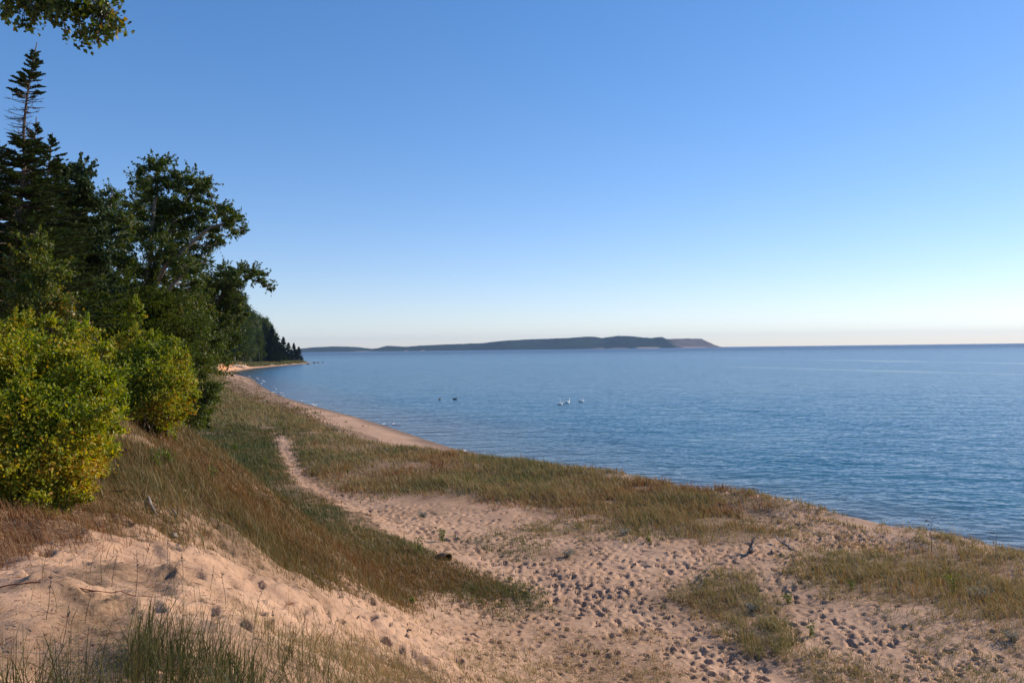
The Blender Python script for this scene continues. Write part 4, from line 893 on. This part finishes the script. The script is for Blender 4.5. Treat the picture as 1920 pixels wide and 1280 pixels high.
for i, (px, py, rz, lb, sc_) in enumerate([(1049, 758.5, 25, 'white swan at the left of the group, nearest the shore', 1.0), (1052.6, 757, 130, 'white swan pressed close beside the leftmost one', .95), (1062.5, 755, 40, 'white swan with upright neck, third from the left', 1.05), (1088.5, 753, 20, 'white swan swimming alone at the right of the group', 1.05)]):
    p = wpt(px, py); bird('swan', lb, 'swan', (p[0], p[1], -.02), R(rz), sc_ * 1.05, M['feather_white'], .36, 'swans on the lake')
for px, py, rz, lb in [(823, 749.3, 80, 'dark duck on the lake, left one of two'), (852, 748.8, 20, 'dark duck on the lake, right one of two')]:
    p = wpt(px, py); bird('duck', lb, 'duck', (p[0], p[1], -.02), R(rz), .85, M['feather_dark'], .16, 'dark ducks on the lake', bill='feather_dark')

def rock(name, label, p, r, seed, mat, group=None):
    rg = np.random.default_rng(seed); n1, n2 = 10, 14; u = np.linspace(0, math.pi, n1)[:, None]; v_ = np.linspace(0, 2 * math.pi, n2 + 1)[:-1][None, :]
    k = 1 + .22 * noise(np.cos(v_) * 2 + u * 2, np.sin(v_) * 2 + u, 1.1, seed) + .08 * rg.normal(size=(n1, n2))
    k[0] = k[0, 0]; k[-1] = k[-1, 0]
    V = np.stack([np.sin(u) * np.cos(v_) * k * r, np.sin(u) * np.sin(v_) * k * r * .8, np.cos(u) * k * r * .55], -1).reshape(-1, 3); idx = np.arange(n1 * n2).reshape(n1, n2)
    F = np.stack([idx[:-1], idx[1:], np.roll(idx, -1, 1)[1:], np.roll(idx, -1, 1)[:-1]], -1).reshape(-1, 4)
    o = mesh_obj(name, V, F, mat, attrs={'tint': np.zeros(len(V))}); o.location = (p[0], p[1], p[2] + r * .15); return tag(o, label, 'rock', group)
for i, (px, py, r, lb) in enumerate([(577, 682.5, 1.1, 'dark boulder in the water just before the tip of the point'), (589, 680.5, 1.2, 'dark boulder off the tip of the point, first in the line'), (596, 680, .9, 'dark boulder off the tip of the point, second in the line'), (604, 679.8, .8, 'farthest dark boulder off the tip of the point')]):
    rock('boulder', lb, wpt(px, py), r, 400 + i, M['rock'], 'boulders off the point')
rock('stone', 'small brown stone lying on the sand slope below the hollow', gpt(325, 1021), .06, 411, M['rock'])
rock('stone', 'pale stone in the red-brown grass above the sand slope', gpt(322, 996), .06, 412, M['drift'])

def branchy(name, label, cat, P, rads, mat, seed, twigs=5, tl=.3, group=None, part=True):
    """a fallen branch: main limb through P with side twigs"""
    rg = np.random.default_rng(seed); P = [np.array(p, float) for p in P]; e = empty(name, P[0], label, cat, group); wd, tw = MB(), MB(); Q = []
    for i in range(len(P) - 1): Q += list(wob(P[i], P[i + 1], rg, 6, .07))[:-1]
    Q = np.array(Q + [P[-1]]); rr = np.interp(np.linspace(0, 1, len(Q)), np.linspace(0, 1, len(rads)), rads); wd.tube(Q, rr * (1 + .15 * rg.normal(size=len(Q))), 8, .5); wd.build('limb', mat, e, P[0])
    for _ in range(twigs):
        k = rg.integers(1, len(Q) - 1); d = unit(rg.normal(size=3) + np.array([0, 0, .6])); L = tl * rg.uniform(.5, 1.2); q = wob(Q[k], Q[k] + d * L, rg, 5, .12); tw.tube(q, np.linspace(rr[k] * .5, .002, 5), 5, .5)
    if twigs: tw.build('twig', mat, e, P[0])
    return e
up = lambda p, h_: p + np.array([0, 0, h_])
p = gpt(1400, 1033)
branchy('driftwood_stump', 'grey splintered driftwood stump at the end of the marram strip', 'driftwood', [p - [0, 0, .1], up(p, .25) + [.05, 0, 0], up(p, .62) + [.22, .1, 0]], [.12, .07, .012], M['bark_grey'], 501, 12, .45)
branchy('driftwood', 'bleached branch lying right of the splintered stump', 'driftwood', [up(gpt(1450, 1012), .35), up(gpt(1470, 1020), .16), up(gpt(1492, 1028), .03)], [.03, .045, .02], M['drift'], 502, 6, .5)
branchy('dead_branch', 'thin dark curved branch arching over the trampled sand', 'branch', [gpt(1297, 1112), up(gpt(1308, 1092), .25), up(gpt(1322, 1075), .3), up(gpt(1346, 1057), .2)], [.028, .02, .015, .006], M['bark'], 503, 5, .3)
branchy('dead_branch', 'dark twig pile on bare sand left of the middle tuft', 'branch', [up(gpt(1210, 1128), .03), up(gpt(1250, 1125), .08), up(gpt(1290, 1122), .03)], [.012, .01, .005], M['bark'], 504, 14, .35)
branchy('dead_branch', 'leafless bough reaching from the rounded shrub over the grass', 'branch', [up(gpt(345, 768), .2), up(gpt(370, 760), 1.0), up(gpt(400, 752), 1.6)], [.05, .03, .008], M['bark'], 505, 7, .8)
branchy('dead_branch', 'pale thin limb leaning below the rounded shrub', 'branch', [at(262, 760, 19), at(274, 790, 18.5), up(gpt(286, 812), .02)], [.012, .016, .01], M['drift'], 506, 2, .3)
branchy('root', 'long thin root lying across the shaded sand at the lower left', 'root', [up(gpt(-20, 1120), .01), up(gpt(70, 1132), .012), up(gpt(150, 1145), .012), up(gpt(240, 1150), .008), up(gpt(300, 1155), -.01)], [.006, .008, .006, .005, .003], M['redwood'], 507, 2, .12)
branchy('stick', 'brown stick half buried in the bright sand slope', 'stick', [up(gpt(315, 1090), .01), up(gpt(350, 1098), .02), up(gpt(382, 1106), .0)], [.008, .013, .006], M['redwood'], 508, 2, .1)
branchy('stick', 'short brown stick lower on the sand slope near the hollow grass', 'stick', [up(gpt(510, 1123), .01), up(gpt(540, 1130), .02), up(gpt(562, 1140), .0)], [.007, .012, .005], M['redwood'], 509, 2, .1)
branchy('dead_branch', 'weathered twig on sand at the foot of the yellow shrub', 'branch', [up(gpt(82, 1003), .03), up(gpt(98, 1012), .04), up(gpt(116, 1020), .01)], [.006, .006, .003], M['drift'], 510, 3, .1)
branchy('driftwood', 'bare grey trunk washed up on the beach under the eroded bank', 'driftwood', [up(gpt(432, 692), .5), up(gpt(445, 691.5), .6), up(gpt(459, 690), .4)], [.35, .5, .3], M['drift'], 511, 2, 2)
branchy('stump', 'dark stump at the near end of the eroded bank', 'stump', [gpt(425, 695), up(gpt(425, 695), 1.2) + [.8, 0, 0]], [.6, .25], M['bark'], 512, 4, 1.2)
branchy('dead_branch', 'slanting dead stem sticking out of the far marram grass', 'branch', [gpt(524, 774), up(gpt(524, 774), 1.0) + [.6, 0, 0], up(gpt(524, 774), 1.9) + [1.6, 0, 0]], [.05, .035, .01], M['bark'], 513, 6, .5)
# rotten log coming out of the slope under the yellow shrub
rg = np.random.default_rng(520); P0 = gpt(200, 926); e = empty('rotten_log', P0, 'broken red rotten log with pale bark on the slope below the yellow shrub', 'log')
core, spl = MB(), MB()
A, B = up(gpt(196, 926), .02), up(gpt(262, 962), .0)
for i in range(16):
    o_ = rg.normal(size=3) * np.array([.04, .06, .03]); t0, t1 = sorted(rg.uniform(0, 1, 2)); core.tube(wob(A + (B - A) * t0 + o_, A + (B - A) * max(t1, t0 + .3) + o_, rg, 5, .03), np.array([.012, .03, .034, .028, .008]) * rg.uniform(.6, 1.3), 6, .5)
core.build('core', M['redwood'], e, P0)
for a_, b_, r in [((166, 908), (176, 922), .035), ((178, 912), (192, 930), .03), ((186, 922), (199, 934), .028), ((276, 952), (290, 968), .028), ((224, 954), (240, 962), .022), ((318, 974), (330, 984), .018)]:
    brk = MB(); brk.tube(wob(up(gpt(*a_), .06), up(gpt(*b_), .04), rg, 5, .1), np.array([.5, 1, 1, .8, .4]) * r, 6, .5); brk.build('bark', M['drift'], e, P0)
for a_, d in [((214, 922), (.10, .0, .10)), ((222, 932), (.12, 0, .07)), ((264, 944), (.02, 0, .12)), ((205, 940), (.2, 0, .02))]:
    spl = MB(); q = up(gpt(*a_), .05); spl.tube(wob(q, q + np.array(d) * 1.2, rg, 4, .05), [.012, .009, .006, .002], 5, .5); spl.build('splinter', M['bark'], e, P0)
# hollow log end looking out of the hollow grass
p = gpt(836, 1050); e = empty('hollow_log', p, 'short hollow log end at the tip of the brown grass', 'log'); mb, inn = MB(), MB(); k = 18; th = np.arange(k) * 2 * math.pi / k
ax = unit(np.array([.55, -.75, .1])); ux_ = unit(np.cross(ax, [0, 0, 1.0])); uz_ = np.cross(ux_, ax); ring = lambda c, r: c + r * (np.outer(np.cos(th), ux_) + np.outer(np.sin(th) * .85, uz_)) * (1 + .06 * np.sin(3 * th))[:, None]
c0 = p + np.array([0, 0, .16]); V = np.concatenate([ring(c0 - ax * .7 - [0, 0, .1], .17), ring(c0 - ax * .3, .20), ring(c0, .2), ring(c0, .145), ring(c0 - ax * .4, .12)]); i = np.arange(4)[:, None] * k; j = np.arange(k)[None, :]; j2 = (j + 1) % k
mb.add(V[:4 * k], F4=np.stack([i[:3] + j, i[:3] + j2, i[:3] + k + j2, i[:3] + k + j], -1).reshape(-1, 4)); mb.build('shell', plain('brown_log', (.36, .22, .12), .9), e, p)
inn.add(V[3 * k:], F4=np.stack([j[0], j2[0], k + j2[0], k + j[0]], -1)); inn.F3.append(np.stack([np.full(k - 2, k), k + np.arange(1, k - 1), k + np.arange(2, k)], -1)); inn.build('hollow', plain('hollow_wood', (.12, .07, .04), .9), e, p)

# plants one can tell apart
M['leaf_fresh'] = foliage_mat('fresh_green_leaf', [(0, (.04, .075, .012)), (.6, (.10, .155, .02)), (1, (.22, .22, .03))], .4, .45, .3)
M['leaf_sage'] = foliage_mat('silvery_leaf', [(0, (.16, .17, .13)), (.6, (.33, .33, .27)), (1, (.45, .42, .35))], .2, .7, .2)
M['seed'] = plain('dry_seed_head', (.06, .04, .025), .8)
def plant_obj(name, label, p, hgt, spread_, n, mat, seed, size, stems=5, group=None):
    rg = np.random.default_rng(seed); e = empty(name, p, label, 'plant', group); wd, lf = MB(), MB()
    for i in range(stems):
        a_ = rg.uniform(0, 6.28); tip = p + np.array([math.cos(a_) * spread_ * rg.uniform(.2, 1), math.sin(a_) * spread_ * rg.uniform(.2, 1), hgt * rg.uniform(.6, 1)]); P = wob(p - [0, 0, .03], tip, rg, 7, .06, .05)
        wd.tube(P, np.linspace(.006, .002, 7), 4, .5); k = rg.integers(1, 7, n); lf_p = P[k] + rg.normal(size=(n, 3)) * size * .55; leaves(lf, lf_p, size, rg, up=.3, aspect=.42)
    wd.build('stem', M['bark'], e, p); lf.build('foliage', mat, e, p, smooth=False); return e
for i, (px, py, h_, lb) in enumerate([(289, 893, .35, 'bright green leafy plant on the sandy streak, left of a pair'), (312, 895, .30, 'bright green leafy plant on the sandy streak, right of a pair'), (392, 905, .5, 'pale green upright plant in the red-brown grass'), (782, 1042, .75, 'upright yellow-green plant beside the hollow log end'), (1512, 1188, .4, 'bright green leafy plant right of the tall tuft'), (768, 1118, .15, 'tiny bright green plant on the bare sand edge'), (1590, 1105, .3, 'yellow-flowering low plant in the right-hand grass'), (1470, 1128, .3, 'small green plant at the right end of the middle tuft'), (825, 1008, .6, 'bushy green plant above the hollow log end'), (440, 850, .9, 'yellow-green weed standing in the dark green grass'), (495, 868, .6, 'small yellow-green weed near the narrow path'), (1780, 1120, .75, 'tall feathery green plant in the right-hand grass'), (1210, 1017, .25, 'dark green cushion plant on the trampled sand')]):
    p = gpt(px, py); plant_obj('leafy_plant', lb, p, h_, h_ * .45, 16 if h_ < .5 else 26, M['leaf_fresh'], 600 + i, .05 + p[1] * .0012, 6)
for i, (px, py, h_, lb) in enumerate([(1060, 1040, .28, 'silvery grey cushion plant in the trodden sand, left one'), (1165, 1002, .25, 'silvery grey plant just below the marram strip'), (790, 965, .25, 'small grey plant beside the winding path'), (1820, 1130, .5, 'pale grey-green plant in the grass at the right edge'), (1890, 1205, .3, 'grey plant on sand at the right edge'), (1405, 1140, .22, 'grey plant at the foot of the middle tuft')]):
    p = gpt(px, py); plant_obj('sage_plant', lb, p, h_, h_ * 1.1, 22, M['leaf_sage'], 640 + i, .045 + p[1] * .001, 12)
for i, (px, py, h_, nh, lb) in enumerate([(1740, 1034, 1.25, 17, 'tall branching dead plant with round seed heads against the water'), (1800, 1036, .55, 5, 'low dead stalks with seed heads right of the tallest one'), (1698, 1030, .6, 4, 'thin dead stalks with seed heads left of the tallest one'), (1860, 1046, .8, 6, 'pale dead stalks against the water near the right edge'), (1605, 1016, .4, 3, 'small dry stalk on the sandy lip'), (1570, 1003, .3, 3, 'low reddish dry weed on the sandy lip')]):
    rg = np.random.default_rng(660 + i); p = gpt(px, py); e = empty('seed_head_plant', p, lb, 'plant'); wd, hd = MB(), MB(); P = wob(p - [0, 0, .05], p + [.05, 0, h_], rg, 8, .02); wd.tube(P, np.linspace(.012, .004, 8), 5, .5)
    for _ in range(nh):
        k = rg.integers(3, 8); a_ = rg.uniform(0, 6.28); L = h_ * rg.uniform(.12, .36); tip = P[k] + np.array([math.cos(a_) * L, math.sin(a_) * L, L * rg.uniform(.1, .7)]); wd.tube(wob(P[k], tip, rg, 4, .06, .1), [.005, .004, .003, .003], 4, .5)
        r = rg.uniform(.014, .024); hd.tube(np.array([tip - [0, 0, r], tip - [0, 0, r * .4], tip + [0, 0, r * .4], tip + [0, 0, r]]), np.array([.4, 1, 1, .4]) * r, 7, .5)
    wd.build('stem', M['bark'], e, p); hd.build('seed_head', M['seed'], e, p)
# spent flower stalks rising in front of the sand slope
for i, (px, py, h_) in enumerate([(250, 1165, .36), (300, 1140, .3), (340, 1100, .28), (205, 1120, .3), (82, 1190, .34), (110, 1230, .3), (420, 1165, .3), (470, 1190, .32), (560, 1230, .36), (610, 1260, .4), (310, 1070, .25), (385, 1125, .3), (500, 1240, .3), (650, 1215, .3), (265, 1060, .25)]):
    rg = np.random.default_rng(700 + i); p = gpt(px, py); e = empty('dry_stalk', p, 'thin dry stalk standing on the sand slope in the foreground', 'dry stalk', 'thin dry stalks on the sand slope'); wd, hd = MB(), MB()
    P = wob(p - [0, 0, .03], p + np.array([rg.uniform(-.05, .16), .02, h_]), rg, 7, .03); wd.tube(P, np.linspace(.0028, .0014, 7), 4, .5)
    n = 12; leaves(hd, P[-1] + (P[-3] - P[-1]) * rg.uniform(0, 1, (n, 1)) + rg.normal(size=(n, 3)) * .006, .022, rg, aspect=.5); wd.build('stem', M['bark'], e, p); hd.build('seed_head', M['seed'], e, p)

# dry bits: needles, dead leaves, snapped stems lying on the sand
rg = np.random.default_rng(800); n = 34000; Y = np.exp(rg.uniform(math.log(4), math.log(45), n)); a_ = rg.uniform(-.66, .66, n); X = a_ * Y; ss = shore_s(X, Y)
ok = (ss > 5.5) & (fbm(X, Y, 2.0, 3, 801) + .5 * (ss > 28) > .05) & (trod(X, Y) < .75); X, Y = X[ok], Y[ok]; n = len(X); th = rg.uniform(0, math.pi, n); L = rg.uniform(.02, .09, n) * (.7 + Y / 30); L[rg.uniform(size=n) < .03] *= 3; W = np.maximum(.0025, .00035 * Y)
Z = zg(X, Y) + .008; dx, dy = np.cos(th) * L * .5, np.sin(th) * L * .5; Za, Zb = zg(X - dx, Y - dy) + .006, zg(X + dx, Y + dy) + .012; nx, ny = -np.sin(th) * W, np.cos(th) * W
V = np.stack([np.stack([X - dx - nx, Y - dy - ny, Za], 1), np.stack([X - dx + nx, Y - dy + ny, Za + .004], 1), np.stack([X + dx, Y + dy, Zb], 1)], 1).reshape(-1, 3)
mb = MB(); mb.add(V, F3=np.arange(3 * n).reshape(-1, 3), a=np.repeat(np.clip(.86 + .12 * rg.normal(size=n) - .25 * (rg.uniform(size=n) < .35), 0, 1), 3)); o = mb.build('litter', M['grass'], smooth=False); tag(o, 'dry needles and snapped stems strewn on the sand', 'litter', kind='stuff')

# foam and small breaking ripples along the waterline
rg = np.random.default_rng(820); mb = MB()
for Yc in np.concatenate([rg.uniform(180, 330, 9), rg.uniform(80, 170, 6), rg.uniform(300, 420, 1)]):
    s0 = rg.uniform(-2.0, .15) if Yc < 170 else rg.uniform(-3.0, 0); L = rg.uniform(.8, 3.5) * (.5 + Yc / 200); m_ = 9; yy = Yc + np.linspace(-.5, .5, m_) * L; xx = np.array([inland(y_, s0 + .3 * math.sin(k_ * .9 + Yc)) for k_, y_ in enumerate(yy)])
    wv = np.sin(np.linspace(0, math.pi, m_)) ** .6 * rg.uniform(.06, .18) * (1 + Yc / 250); zt_ = np.full(m_, .07)
    A_ = np.stack([xx - wv, yy, zt_ - .04], 1); C_ = np.stack([xx, yy, zt_ + .03], 1); B_ = np.stack([xx + wv, yy, zt_ - .05], 1); i = np.arange(m_ - 1)
    mb.add(np.concatenate([A_, C_, B_]), F4=np.concatenate([np.stack([i, i + 1, i + 1 + m_, i + m_], 1), np.stack([i + m_, i + m_ + 1, i + 1 + 2 * m_, i + 2 * m_], 1)]))
o = mb.build('foam', plain('foam', (.8, .8, .8), .7)); tag(o, 'broken white foam along the waterline of the bay', 'foam', kind='stuff')
#--END6
